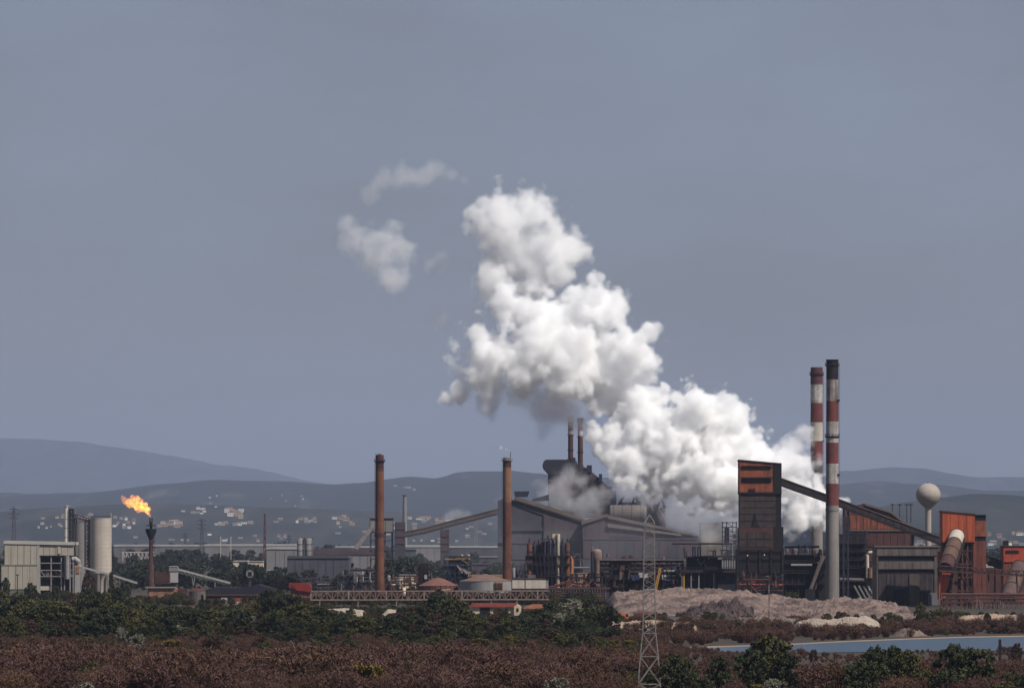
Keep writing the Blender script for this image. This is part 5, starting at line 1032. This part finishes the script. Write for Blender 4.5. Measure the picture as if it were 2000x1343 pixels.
def limit(px):
    for (a, ya), (b, yb) in zip(lim, lim[1:]):
        if a <= px <= b: return ya + (yb - ya) * (px - a) / (b - a)
    return 1300
GB = 'trees of the dark belt before the works'
desc = {'dark': 'dark evergreen tree', 'olive': 'olive green bushy tree', 'brown': 'brownish budding tree', 'grey': 'silvery grey bush', 'yellow': 'yellow green bush', 'twig': 'leafless mauve bush'}
rows = [(1535, 'outermost belt row'), (1585, 'front belt row'), (1660, 'second belt row'), (1750, 'middle belt row'), (1860, 'fourth belt row'), (1990, 'fifth belt row'), (2130, 'last belt row')]
for D0, where in rows:
    px = -60. + R.uniform(0, 15)
    while px < 1205:
        D = D0 + R.uniform(-45, 45); lm = limit(px); hmax = CH - (lm - HZ) * D / F
        kind = R.choices(['dark', 'olive', 'brown', 'grey'], [.48, .26, .22, .04])[0]
        h = R.uniform(6.5, 12) if D0 > 1700 else R.uniform(5, 9) if D0 > 1600 else R.uniform(3.5, 7.5) if D0 > 1550 else R.uniform(2.2, 4.5)
        if kind in ('brown', 'grey'): h *= .75
        h = min(h, hmax)
        if h > 2.2:
            wd = h * R.uniform(.95, 1.45) if h > 4 else h * R.uniform(1.2, 1.8)
            wd = min(wd, 11)
            plant('belt_tree', ((px - 1000) / F * D, D, 0), h, wd, kind, R.randrange(9), f"{'tall' if h > 8 else 'low' if h < 5 else 'medium'} {desc[kind]}, {where}, below {under(px)}", 'tree', GB)
        px += R.uniform(20, 34)
def tree_at(px, top, D, wpx, kind, k, label, cat='tree', group=None, name='tree'):
    h = CH + (HZ - top) / F * D; plant(name, ((px - 1000) / F * D, D, 0), h, wpx * D / F, kind, k, label, cat, group)
for a in ((172, 1112, 2350, 26, 'brown', 1, 'purple brown tree against the foot of the concrete silo'), (217, 1117, 2350, 22, 'dark', 2, 'dark pointed tree right of the concrete silo'), (10, 1128, 2330, 26, 'dark', 0, 'dark tree before the corner of the beige building'),
          (60, 1138, 2300, 26, 'dark', 0, 'rounded dark tree before the beige building panels'), (110, 1140, 2300, 24, 'dark', 3, 'dark bush before the open steel bay'), (855, 1150, 2250, 40, 'dark', 0, 'tall dark tree before the truss bridge and red tank'),
          (245, 1140, 2280, 20, 'dark', 1, 'dark round tree below the pale sloping conveyor'), (395, 1160, 2150, 14, 'dark', 2, 'narrow dark tree in front of the domed tank'), (542, 1150, 2200, 40, 'dark', 0, 'broad dark tree left of the red drive house'),
          (1085, 1172, 2050, 50, 'dark', 3, 'broad dark tree left of the dark thicket by the spoil'), (1130, 1166, 2050, 60, 'dark', 0, 'largest dark tree beside the broad spoil heap'), (1170, 1172, 2040, 50, 'dark', 1, 'dark tree touching the edge of the broad spoil heap'),
          (1738, 1195, 1800, 30, 'dark', 0, 'dark round tree right of the white sand heap'), (1722, 1222, 1720, 34, 'dark', 3, 'low dark bush at the corner of the white sand heap'), (1800, 1178, 1830, 30, 'olive', 0, 'olive tree before the bunker building door'), (1832, 1184, 1830, 44, 'olive', 1, 'wide olive tree under the orange transfer tower'),
          (1852, 1190, 1830, 30, 'brown', 0, 'brown bush at the foot of the half round conveyor'), (1928, 1196, 1790, 34, 'dark', 2, 'dark pointed bush on the pale sand bank'), (1900, 1212, 1760, 40, 'olive', 1, 'low olive bush on the pale sand bank'), (1545, 1152, 2300, 36, 'dark', 3, 'dark bush before the black processing shed'),
          (1190, 1222, 1680, 34, 'dark', 3, 'dark low bush left of the pale sand bank'), (1240, 1226, 1660, 44, 'brown', 1, 'brown bush behind the lattice mast waist'), (1330, 1218, 1690, 24, 'brown', 0, 'thin brown tree on the pale sand bank'), (1390, 1216, 1690, 46, 'olive', 1, 'olive bush left of the mixed rubble'),
          (1430, 1210, 1740, 50, 'olive', 2, 'pale olive thicket before the mixed rubble'), (1520, 1212, 1690, 46, 'brown', 1, 'brown thicket left of the white sand heap'), (1640, 1236, 1650, 30, 'dark', 3, 'small dark bush below the white sand heap'), (1790, 1226, 1690, 60, 'brown', 1, 'wide brown scrub below the bunker building'),
          (1960, 1222, 1700, 70, 'brown', 1, 'wide brown scrub by the far shore at the picture edge'), (1870, 1226, 1690, 60, 'brown', 1, 'brown scrub on the shore under the orange tower')): tree_at(*a, group='trees around the spoil heaps')
# near trees along the bottom edge
for a in ((1320, 1278, 1010, 73, 'dark', 0, 'near dark tree right of the lattice mast base'), (1345, 1308, 1005, 46, 'dark', 1, 'lower dark bush leaning on the near tree by the mast'), (1405, 1281, 1010, 64, 'dark', 1, 'near dark tree second from the lattice mast'), (1375, 1318, 1000, 57, 'dark', 3, 'low dark bush between the two trees near the mast'),
          (1500, 1243, 1035, 114, 'olive', 0, 'large near olive tree left of the lagoon'), (1465, 1268, 1025, 80, 'dark', 0, 'dark tree on the left flank of the large olive tree'), (1535, 1275, 1020, 69, 'dark', 1, 'dark tree on the right flank of the large olive tree'), (1680, 1286, 1010, 75, 'dark', 0, 'near dark tree before the middle of the lagoon, left one'),
          (1712, 1262, 1025, 69, 'dark', 1, 'taller near dark tree before the middle of the lagoon'), (1745, 1262, 1030, 80, 'dark', 2, 'pointed near dark tree before the middle of the lagoon'), (1775, 1272, 1015, 80, 'olive', 0, 'near olive tree right of the pointed dark tree'), (1865, 1258, 1025, 73, 'dark', 0, 'near dark tree before the right part of the lagoon'),
          (1900, 1266, 1015, 92, 'dark', 1, 'broad near dark tree left of the single post'), (1845, 1300, 1005, 69, 'dark', 3, 'low near dark bush at the bottom edge, under the lagoon trees'), (895, 1312, 1010, 27, 'dark', 2, 'small dark pointed bush in the mauve scrub below the grey tank'), (675, 1303, 1015, 13, 'dark', 2, 'thin dark shoot beside the yellow green bush'),
          (1995, 1310, 1005, 57, 'dark', 3, 'near dark bush in the bottom corner beside the post')): tree_at(*a, group='near trees along the bottom edge')
for a in ((268, 1233, 1330, 44, 'grey', 0, 'pale silver bush alone in the mauve scrub'), (238, 1226, 1480, 32, 'grey', 1, 'grey mauve bush just behind the pale silver bush'), (720, 1287, 1010, 84, 'yellow', 0, 'yellow green bush at the bottom edge'), (1090, 1318, 990, 60, 'grey', 0, 'pale grey green bush at the bottom edge left of the mast'),
          (1512, 1320, 985, 60, 'grey', 0, 'pale grey bush in front of the large olive tree'), (165, 1332, 990, 50, 'grey', 1, 'pale bush low on the bottom edge under the silo'), (1650, 1335, 985, 60, 'olive', 1, 'low olive bush at the bottom edge left of the lagoon trees'), (10, 1300, 1035, 60, 'yellow', 0, 'dull yellow bush in the bottom corner'),
          (1215, 1300, 1025, 30, 'brown', 1, 'brown bush left of the lattice mast leg'), (1960, 1326, 995, 70, 'olive', 1, 'olive bush under the single post'), (510, 1232, 1570, 40, 'yellow', 0, 'yellow green bush at the belt edge'), (770, 1226, 1570, 90, 'dark', 3, 'spreading green bush at the belt front below the red tank'),
          (905, 1222, 1570, 34, 'grey', 0, 'silver bush at the belt front below the grey tank'), (1590, 1268, 1300, 20, 'brown', 0, 'thin brown sapling at the lagoon near shore'), (1985, 1256, 1300, 30, 'brown', 0, 'grey brown sapling right of the single post'), (305, 1236, 1560, 16, 'yellow', 0, 'small yellow bush beside the pale silver bush')): tree_at(*a, cat='bush', name='bush', group='single bushes in the scrub')
for k, (px, top, D, wpx) in enumerate(((590, 1258, 1040, 130), (540, 1268, 1060, 90), (640, 1274, 1030, 90), (950, 1285, 1020, 100), (985, 1290, 1010, 90), (80, 1285, 1020, 90), (330, 1290, 1015, 90), (430, 1300, 1005, 80), (1155, 1290, 1020, 70), (850, 1296, 1010, 70), (1640, 1285, 1030, 80), (1580, 1290, 1020, 80), (1810, 1282, 1040, 70))):
    tree_at(px, top, D, wpx, 'twig', k, ['largest', 'leaning', 'spreading', 'upright', 'thin', 'broad', 'rounded', 'low', 'narrow', 'small', 'ragged', 'tangled', 'dense'][k] + ' leafless mauve brown bush near the bottom edge ' + ['below the slate warehouse', 'left of the largest one', 'right of the largest one', 'under the grey tank', 'under the brown chimney', 'in the left corner', 'under the domed tank', 'under the coal bank', 'left of the mast', 'under the red tank', 'under the tall chimney', 'right of the olive tree', 'between lagoon trees'][k], 'bush', 'single bushes in the scrub', 'scrub_bush')

def scatter(name, label, pts, sources, srange, kind='stuff', fall=lambda p: 1.):
    """one mass of plants: geometry-node instances of a few plant meshes on the given points"""
    me = bpy.data.meshes.new(name); me.from_pydata([tuple(p) for p in pts], [], []); o = bpy.data.objects.new(name, me); C.objects.link(o); tag(o, label, kind=kind)
    at = me.attributes.new('sz', 'FLOAT', 'POINT'); at.data.foreach_set('value', [R.uniform(*srange) * (.7 + .75 * max(0, min(1, .5 + 1.3 * noise.noise(Vector((p[0] * .05, p[1] * .02, 1.5)))))) * fall(p) for p in pts])
    ai = me.attributes.new('pick', 'INT', 'POINT'); ai.data.foreach_set('value', [R.randrange(len(sources)) for _ in pts])
    ar = me.attributes.new('rot', 'FLOAT_VECTOR', 'POINT'); ar.data.foreach_set('vector', sum([[R.gauss(0, .1), R.gauss(0, .1), R.uniform(0, 6.28)] for _ in pts], []))
    ng = bpy.data.node_groups.new(name, 'GeometryNodeTree'); ng.interface.new_socket('Geometry', in_out='INPUT', socket_type='NodeSocketGeometry'); ng.interface.new_socket('Geometry', in_out='OUTPUT', socket_type='NodeSocketGeometry')
    N = ng.nodes; L = ng.links; gi = N.new('NodeGroupInput'); go = N.new('NodeGroupOutput'); ip = N.new('GeometryNodeInstanceOnPoints'); g2 = N.new('GeometryNodeGeometryToInstance')
    for s in reversed(sources):
        ob = bpy.data.objects.new('source_' + s.name, s); oi = N.new('GeometryNodeObjectInfo'); oi.inputs['Object'].default_value = ob; L.new(oi.outputs['Geometry'], g2.inputs[0])
    def attr(nm, dt):
        a = N.new('GeometryNodeInputNamedAttribute'); a.data_type = dt; a.inputs[0].default_value = nm; return a.outputs[0]
    L.new(gi.outputs[0], ip.inputs['Points']); L.new(g2.outputs[0], ip.inputs['Instance']); ip.inputs['Pick Instance'].default_value = True
    L.new(attr('pick', 'INT'), ip.inputs['Instance Index']); L.new(attr('rot', 'FLOAT_VECTOR'), ip.inputs['Rotation']); L.new(attr('sz', 'FLOAT'), ip.inputs['Scale'])
    L.new(ip.outputs[0], go.inputs[0]); md = o.modifiers.new('scatter', 'NODES'); md.node_group = ng; return o
def water_here(px, py):
    if px < 1330: return False
    f = lerp_prof(far_sh, px); n_ = lerp_prof([(1330, 1268), (1450, 1275), (1560, 1275), (1700, 1273), (2060, 1271)], px); return f - 5 < py < n_
def scrub_h(p):                                    # lower towards the belt and the lagoon shore
    f = max(.36, min(1, (1470 - p[1]) / 300)); px = p[0] / p[1] * F + 1000
    return f if px < 1300 else min(f, max(.22, min(.6, (1230 - p[1]) / 150)))
pts = []
while len(pts) < 9500:
    y = R.uniform(1000, 1560); x = R.uniform(-.098, .098) * y; px, py = x / y * F + 1000, HZ + CH * F / y
    if water_here(px, py) or (px > 1220 and py < 1262): continue
    if noise.noise(Vector((x * .03, y * .012, 3))) < -.22 or (abs(px - 1268) < 38 and y < 1075): continue
    pts.append((x, y, 0))
scatter('tamarisk_scrub', 'sea of leafless mauve brown tamarisk scrub filling the foreground', pts, TWG, (2.6, 5.6), fall=scrub_h)
pts = []
for k in range(2600):
    y = R.uniform(1540, 2250); x = R.uniform(-.098, .098) * y; px, py = x / y * F + 1000, HZ + CH * F / y
    if px > 1190 and (py < 1205 or water_here(px, py) or R.random() < .45): continue
    pts.append((x, y, 0))
sp_ = [(R.uniform(-.098, .098) * y, y, 0) for y in (R.uniform(1010, 1450) for _ in range(620))]
sp_ = [p for p in sp_ if not (p[0] / p[1] * F > 260 and p[1] > 1110) and not water_here(p[0] / p[1] * F + 1000, HZ + CH * F / p[1])]
scatter('scrub_greenery', 'low olive and brown bushes dotted through the mauve scrub', sp_, CR['olive'][1:] + CR['brown'] + CR['dark'][3:4] + CR['yellow'], (2., 4.2))
scatter('undergrowth', 'low dark undergrowth between the belt trees', pts, CR['dark'][3:4] + CR['olive'][1:] + CR['brown'][1:], (1., 2.6))
pts = []
for k in range(900):
    y = R.uniform(1480, 1830); x = R.uniform(.018, .098) * y; px, py = x / y * F + 1000, HZ + CH * F / y
    if water_here(px, py) or py > 1262 or (1545 < px < 1730 and 1690 < y < 1800): continue
    pts.append((x, y, 0))
scatter('shore_scrub', 'brown leafless scrub along the far bank of the lagoon', pts, TWG, (1.4, 3.2))
pts = []
for k in range(700):
    y = R.uniform(2350, 2460); x = R.uniform(-.098, .015) * y; pts.append((x, y, 0))
scatter('yard_hedges', 'dark hedges and weeds behind the truss bridge', pts, CR['dark'][3:4] + CR['brown'][1:] + CR['olive'][1:2], (1.6, 4.2))
pts = []
for k in range(1900):
    y = 2860 * (11000 / 2860) ** R.random(); x = R.uniform(-.1, .1) * y; px = x / y * F + 1000
    if y < 3000 and px > 600: continue
    if noise.noise(Vector((x * .004, y * .0015, 7))) < -.1: continue
    pts.append((x, y, 0))
scatter('far_woodland', 'dim woodland scattered across the far plain', pts, CR['farw'], (6, 12))
for k in range(46):
    px = R.uniform(225, 560) if k < 36 else R.uniform(655, 735); D = R.uniform(2860, 4000) if k < 36 else R.uniform(2750, 2950); h = R.uniform(6, 11)
    plant('plain_tree', ((px - 1000) / F * D, D, 0), h, h * R.uniform(.8, 1.3), 'farw', k, f"dim {'tall' if h > 8.5 else 'small'} tree on the plain {'behind' if D > 3300 else 'near'} the {under(px)}", 'tree', 'dim trees on the plain behind the belt')

# ------------------------------------------------------------------ steam and flame
iv_ = bmesh.new(); bmesh.ops.create_icosphere(iv_, subdivisions=2, radius=1)
IV = np.array([v.co[:] for v in iv_.verts]); IF = np.array([[v.index for v in f.verts] for f in iv_.faces]); iv_.free()
def hull(name, spheres, voxel, m, parent=None, disp=((.10, 3.), (.26, 1.6), (.6, .8)), off=0., loc=Vector((0, 0, 0)), billow=True):
    """closed billowing skin round a cloud of spheres, lumpy at several scales"""
    V = np.concatenate([IV * max(.3, r + off) + np.array(c - loc) for c, r in spheres]); Fc = np.concatenate([IF + i * len(IV) for i in range(len(spheres))])
    me = bpy.data.meshes.new(name); me.from_pydata(V.tolist(), [], Fc.tolist()); o = bpy.data.objects.new(name, me); C.objects.link(o)
    md = o.modifiers.new('r', 'REMESH'); md.mode = 'VOXEL'; md.voxel_size = voxel
    m2 = bpy.data.meshes.new_from_object(o.evaluated_get(bpy.context.evaluated_depsgraph_get())); bpy.data.objects.remove(o)
    n = len(m2.vertices); co = np.empty(n * 3); m2.vertices.foreach_get('co', co); co = co.reshape(-1, 3); nr = np.empty(n * 3); m2.vertex_normals.foreach_get('vector', nr); nr = nr.reshape(-1, 3)
    d = np.zeros(n); nf = noise.noise
    for f, a in disp:
        q = [nf(Vector((p[0] * f, p[1] * f, p[2] * f)) + Vector((f * 91, 3, 7))) for p in co.tolist()]; q = np.array(q); d += (np.abs(q) - .28) * a * 1.5 if billow else q * a
    d = np.maximum(d, -.35)
    m2.vertices.foreach_set('co', (co + nr * d[:, None]).ravel()); m2.update()
    if not billow:                                   # remesh once more so that no fold is left inside out
        o = bpy.data.objects.new(name, m2); C.objects.link(o); md = o.modifiers.new('r', 'REMESH'); md.mode = 'VOXEL'; md.voxel_size = voxel
        m2 = bpy.data.meshes.new_from_object(o.evaluated_get(bpy.context.evaluated_depsgraph_get())); bpy.data.objects.remove(o)
    m2.name = name; m2.materials.clear(); m2.materials.append(m); m2.polygons.foreach_set('use_smooth', [True] * len(m2.polygons))
    o = bpy.data.objects.new(name, m2); C.objects.link(o); o.location = loc
    if parent: o.parent = parent; o.location = loc - Vector(parent.location)
    return o
def billow(main, D, seed, dy=7, levels=2, kids=11, kr=(.26, .48), k2=6):
    r = random.Random(seed); out = []; s_ = D / F
    def rec(c, rad, lv):
        out.append((c, rad))
        if lv == 0 or rad < 1.: return
        for i in range(kids if lv == levels else k2):
            v = Vector((r.gauss(0, 1), r.gauss(0, 1), r.gauss(0, 1))).normalized(); rec(c + v * rad * r.uniform(.78, .96), rad * r.uniform(*kr), lv - 1)
    for q in main:
        px, py, rp = q[:3]; c = W(px, py, D); c.y += (q[3] if len(q) > 3 else 0) + r.uniform(-dy, dy); rec(c, rp * s_ * .88, levels)
    return out
WH = (.998, .998, .998)
pl = bpy.data.objects.new('steam_plume', None); C.objects.link(pl); pl.location = W(1660, 1040, 2745); pl.location.z = 0
tag(pl, 'huge white billowing steam plume drifting up and left from the works', 'steam', kind='stuff')
UP = [(985, 430, 62), (1038, 428, 58), (1078, 478, 58), (1012, 490, 70), (1122, 486, 34), (948, 450, 46), (955, 538, 40), (1040, 545, 48), (1090, 530, 40), (955, 582, 26), (1144, 486, 16)]
upb = [(c, q * 1.3) for c, q in billow(UP, 2790, 3, levels=0)]
hull('upper_puff', [(c, q * 1.32) for c, q in upb], 1.6, puffmat('thin_steam', .19, WH, upb, .07, 2.3, .45, lobes=.6), pl, disp=(), billow=False)
big = lambda L_, k: [q for q in L_ if q[1] > k]
lob = [(c, q * 1.34) for c, q in billow([(1664, 1022, 18), (1632, 1006, 36), (1585, 990, 48), (1555, 1018, 34), (1545, 945, 54), (1500, 915, 58), (1455, 895, 58), (1405, 880, 68), (1475, 975, 50), (1430, 950, 56), (1408, 818, 58), (1352, 806, 56), (1320, 860, 74), (1370, 930, 60), (1300, 918, 60), (1250, 868, 60), (1228, 905, 50), (1262, 806, 56), (1196, 858, 46)], 2745, 1, levels=0)]
mib = [(c, q * 1.32) for c, q in billow([(1218, 780, 62), (1178, 730, 78), (1236, 690, 58), (1110, 700, 84), (1168, 612, 68), (1080, 638, 74), (1002, 598, 50), (1040, 690, 76), (958, 700, 68), (1100, 755, 46), (1020, 752, 40), (935, 742, 42), (900, 764, 28), (872, 778, 20), (1268, 655, 28)], 2765, 2, levels=0)]
hull('lower_billow', [(c, q * 1.3) for c, q in lob], 1.4, puffmat('dense_steam', .5, WH, lob, .085, 1.8, .34, lobes=.7), pl, disp=(), billow=False)
hull('middle_billow', [(c, q * 1.3) for c, q in mib], 1.4, puffmat('steam', .34, WH, mib, .075, 1.9, .4, lobes=.7), pl, disp=(), billow=False)
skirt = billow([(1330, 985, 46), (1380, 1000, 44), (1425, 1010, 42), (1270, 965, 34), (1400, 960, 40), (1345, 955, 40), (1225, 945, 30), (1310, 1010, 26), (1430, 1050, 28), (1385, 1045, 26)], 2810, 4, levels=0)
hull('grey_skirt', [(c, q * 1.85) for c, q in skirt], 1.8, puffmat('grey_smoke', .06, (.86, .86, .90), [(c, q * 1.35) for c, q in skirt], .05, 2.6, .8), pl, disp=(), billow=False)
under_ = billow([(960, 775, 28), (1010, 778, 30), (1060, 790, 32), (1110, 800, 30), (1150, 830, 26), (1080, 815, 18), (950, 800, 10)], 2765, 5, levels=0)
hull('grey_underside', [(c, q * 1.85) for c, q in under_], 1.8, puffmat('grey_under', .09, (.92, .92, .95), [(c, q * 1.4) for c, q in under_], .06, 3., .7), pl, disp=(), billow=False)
right_w = billow([(1560, 878, 26), (1572, 850, 18), (1540, 890, 26), (1585, 838, 8), (1575, 905, 24), (1520, 880, 16)], 2745, 6, levels=0)
hull('stack_wisp', [(c, q * 1.85) for c, q in right_w], 1.8, puffmat('wisp_steam', .2, (.98, .98, .985), [(c, q * 1.4) for c, q in right_w], .08, 2.8, .7), pl, disp=(), billow=False)
def wisp(label, spots, D, dens, seed, col=(.97, .97, .98), ns=.06, amp=4.4, soft=.9):
    r = random.Random(seed); loc = W(*spots[0][:2], D); sp = []
    for q in spots: c = W(*q[:2], D); c.y += r.uniform(-3, 3); sp.append((c, q[2] * D / F))
    m = puffmat('wisp_%d' % seed, dens, col, [(c - loc, q * 1.45) for c, q in sp], ns, amp, soft)
    o = hull('steam_wisp', [(c, q * 2.0) for c, q in sp], max(.5, min(2., sp[0][1] * .4)), m, None, disp=(), loc=loc, billow=False); tag(o, label, 'steam', kind='stuff'); return o
wisp('detached grey white steam puff left of the plume top', [(676, 434, 13), (698, 456, 19), (726, 476, 26), (756, 494, 36), (762, 526, 30), (690, 474, 18), (735, 512, 26), (770, 548, 20)], 2800, .075, 21, (.97, .97, .98))
wisp('thin stretched steam shred highest in the sky', [(728, 366, 18), (752, 350, 19), (786, 345, 20), (820, 340, 18), (850, 330, 15), (882, 346, 13), (905, 352, 9), (726, 384, 12)], 2810, .038, 22, (.95, .94, .96))
wisp('tiny steam scrap between the puffs', [(858, 508, 18), (848, 518, 13), (868, 500, 12)], 2800, .05, 23, (.95, .94, .96))
wisp('faint steam scrap below the tiny one', [(862, 620, 16), (870, 628, 11)], 2800, .05, 26, (.93, .92, .95))
wisp('thin steam curling over the dark furnace wall, on its left', [(1090, 948, 24), (1098, 975, 24), (1112, 930, 20), (1080, 965, 18), (1104, 960, 16), (1132, 940, 16)], 3470, .045, 24, ns=.05, amp=4.)
wisp('thin steam patch on the furnace wall near the pipework', [(1150, 968, 20), (1164, 978, 22), (1140, 988, 18), (1178, 965, 16)], 3470, .045, 25, ns=.05, amp=4.)
wisp('smoke leaving the left thin striped stack', [(1114, 808, 6), (1116, 800, 8), (1120, 790, 12), (1126, 778, 14)], 3640, .025, 27, (.72, .72, .78), .12)
wisp('smoke leaving the right thin striped stack', [(1134, 812, 6), (1136, 803, 8), (1140, 793, 12), (1146, 780, 14)], 3640, .025, 28, (.72, .72, .78), .12)
wisp('tiny white vent puff on the brown chimney pipe', [(996, 880, 2.2), (988, 877, 3), (979, 873, 3.4)], 2655, .5, 29, ns=.35, amp=2.5)
wisp('faint steam behind the shed roofs under the long gallery', [(880, 1005, 12), (895, 1003, 11), (908, 1008, 10)], 5000, .03, 30, ns=.04)
wisp('low grey smoke haze drifting before the steel halls', [(1000, 1060, 60), (1090, 1065, 60), (1180, 1062, 64), (1270, 1050, 66), (1350, 1060, 56), (920, 1075, 40), (840, 1085, 34)], 3080, .0028, 40, (.80, .80, .86), .025, 2., 1.)
wisp('dark smoke tail hanging under the plume left of the thin stacks', [(1078, 812, 20), (1066, 832, 15), (1056, 850, 10), (960, 800, 12), (962, 815, 8)], 2780, .05, 41, (.62, .64, .72), .08, 3.4)
fl = billow([(292.5, 1006, 3.4), (290, 1001, 5), (286, 996, 7.5), (280, 992, 9.5), (273, 989, 10.5), (266, 983, 11.5), (260, 980, 11), (252, 980, 9.5), (246, 978, 7), (268, 974, 8), (258, 971, 6), (250, 985, 6), (243, 974, 4), (238, 971, 3), (276, 978, 6), (285, 986, 5)], 2550, 31, dy=.8, levels=1, kids=7, kr=(.3, .5))
loc = W(266, 985, 2550); o = hull('flame', fl, .32, fm, None, disp=((.5, 1.0), (1.2, .7)), loc=loc, billow=False); tag(o, 'bright orange gas flame blown left from the flare stack', 'flame')

# ------------------------------------------------------------------ unique labels where look-alikes only differ by place
from collections import defaultdict
dd = defaultdict(list)
for o in C.objects:
    if o.parent is None and o.get('label') and o.get('group'): dd[o['label']].append(o)
ordn = ['first', 'second', 'third', 'fourth', 'fifth', 'sixth', 'seventh', 'eighth', 'ninth', 'tenth', 'eleventh', 'twelfth']
for lab, L_ in dd.items():
    if len(L_) > 1:
        L_.sort(key=lambda o: o.location.x / o.location.y)
        for k, o in enumerate(L_): o['label'] = lab + ', ' + (ordn[k] if k < 12 else 'further') + ' from left'

# ------------------------------------------------------------------ air
hm = volmat('haze_air', HAZE, (.42, .50, .70))
hz = mesh('haze', *boxg(-14500, 14500, -2500, 64500, -2, 1290), hm); tag(hz, 'pale blue haze over the whole plain', kind='stuff')
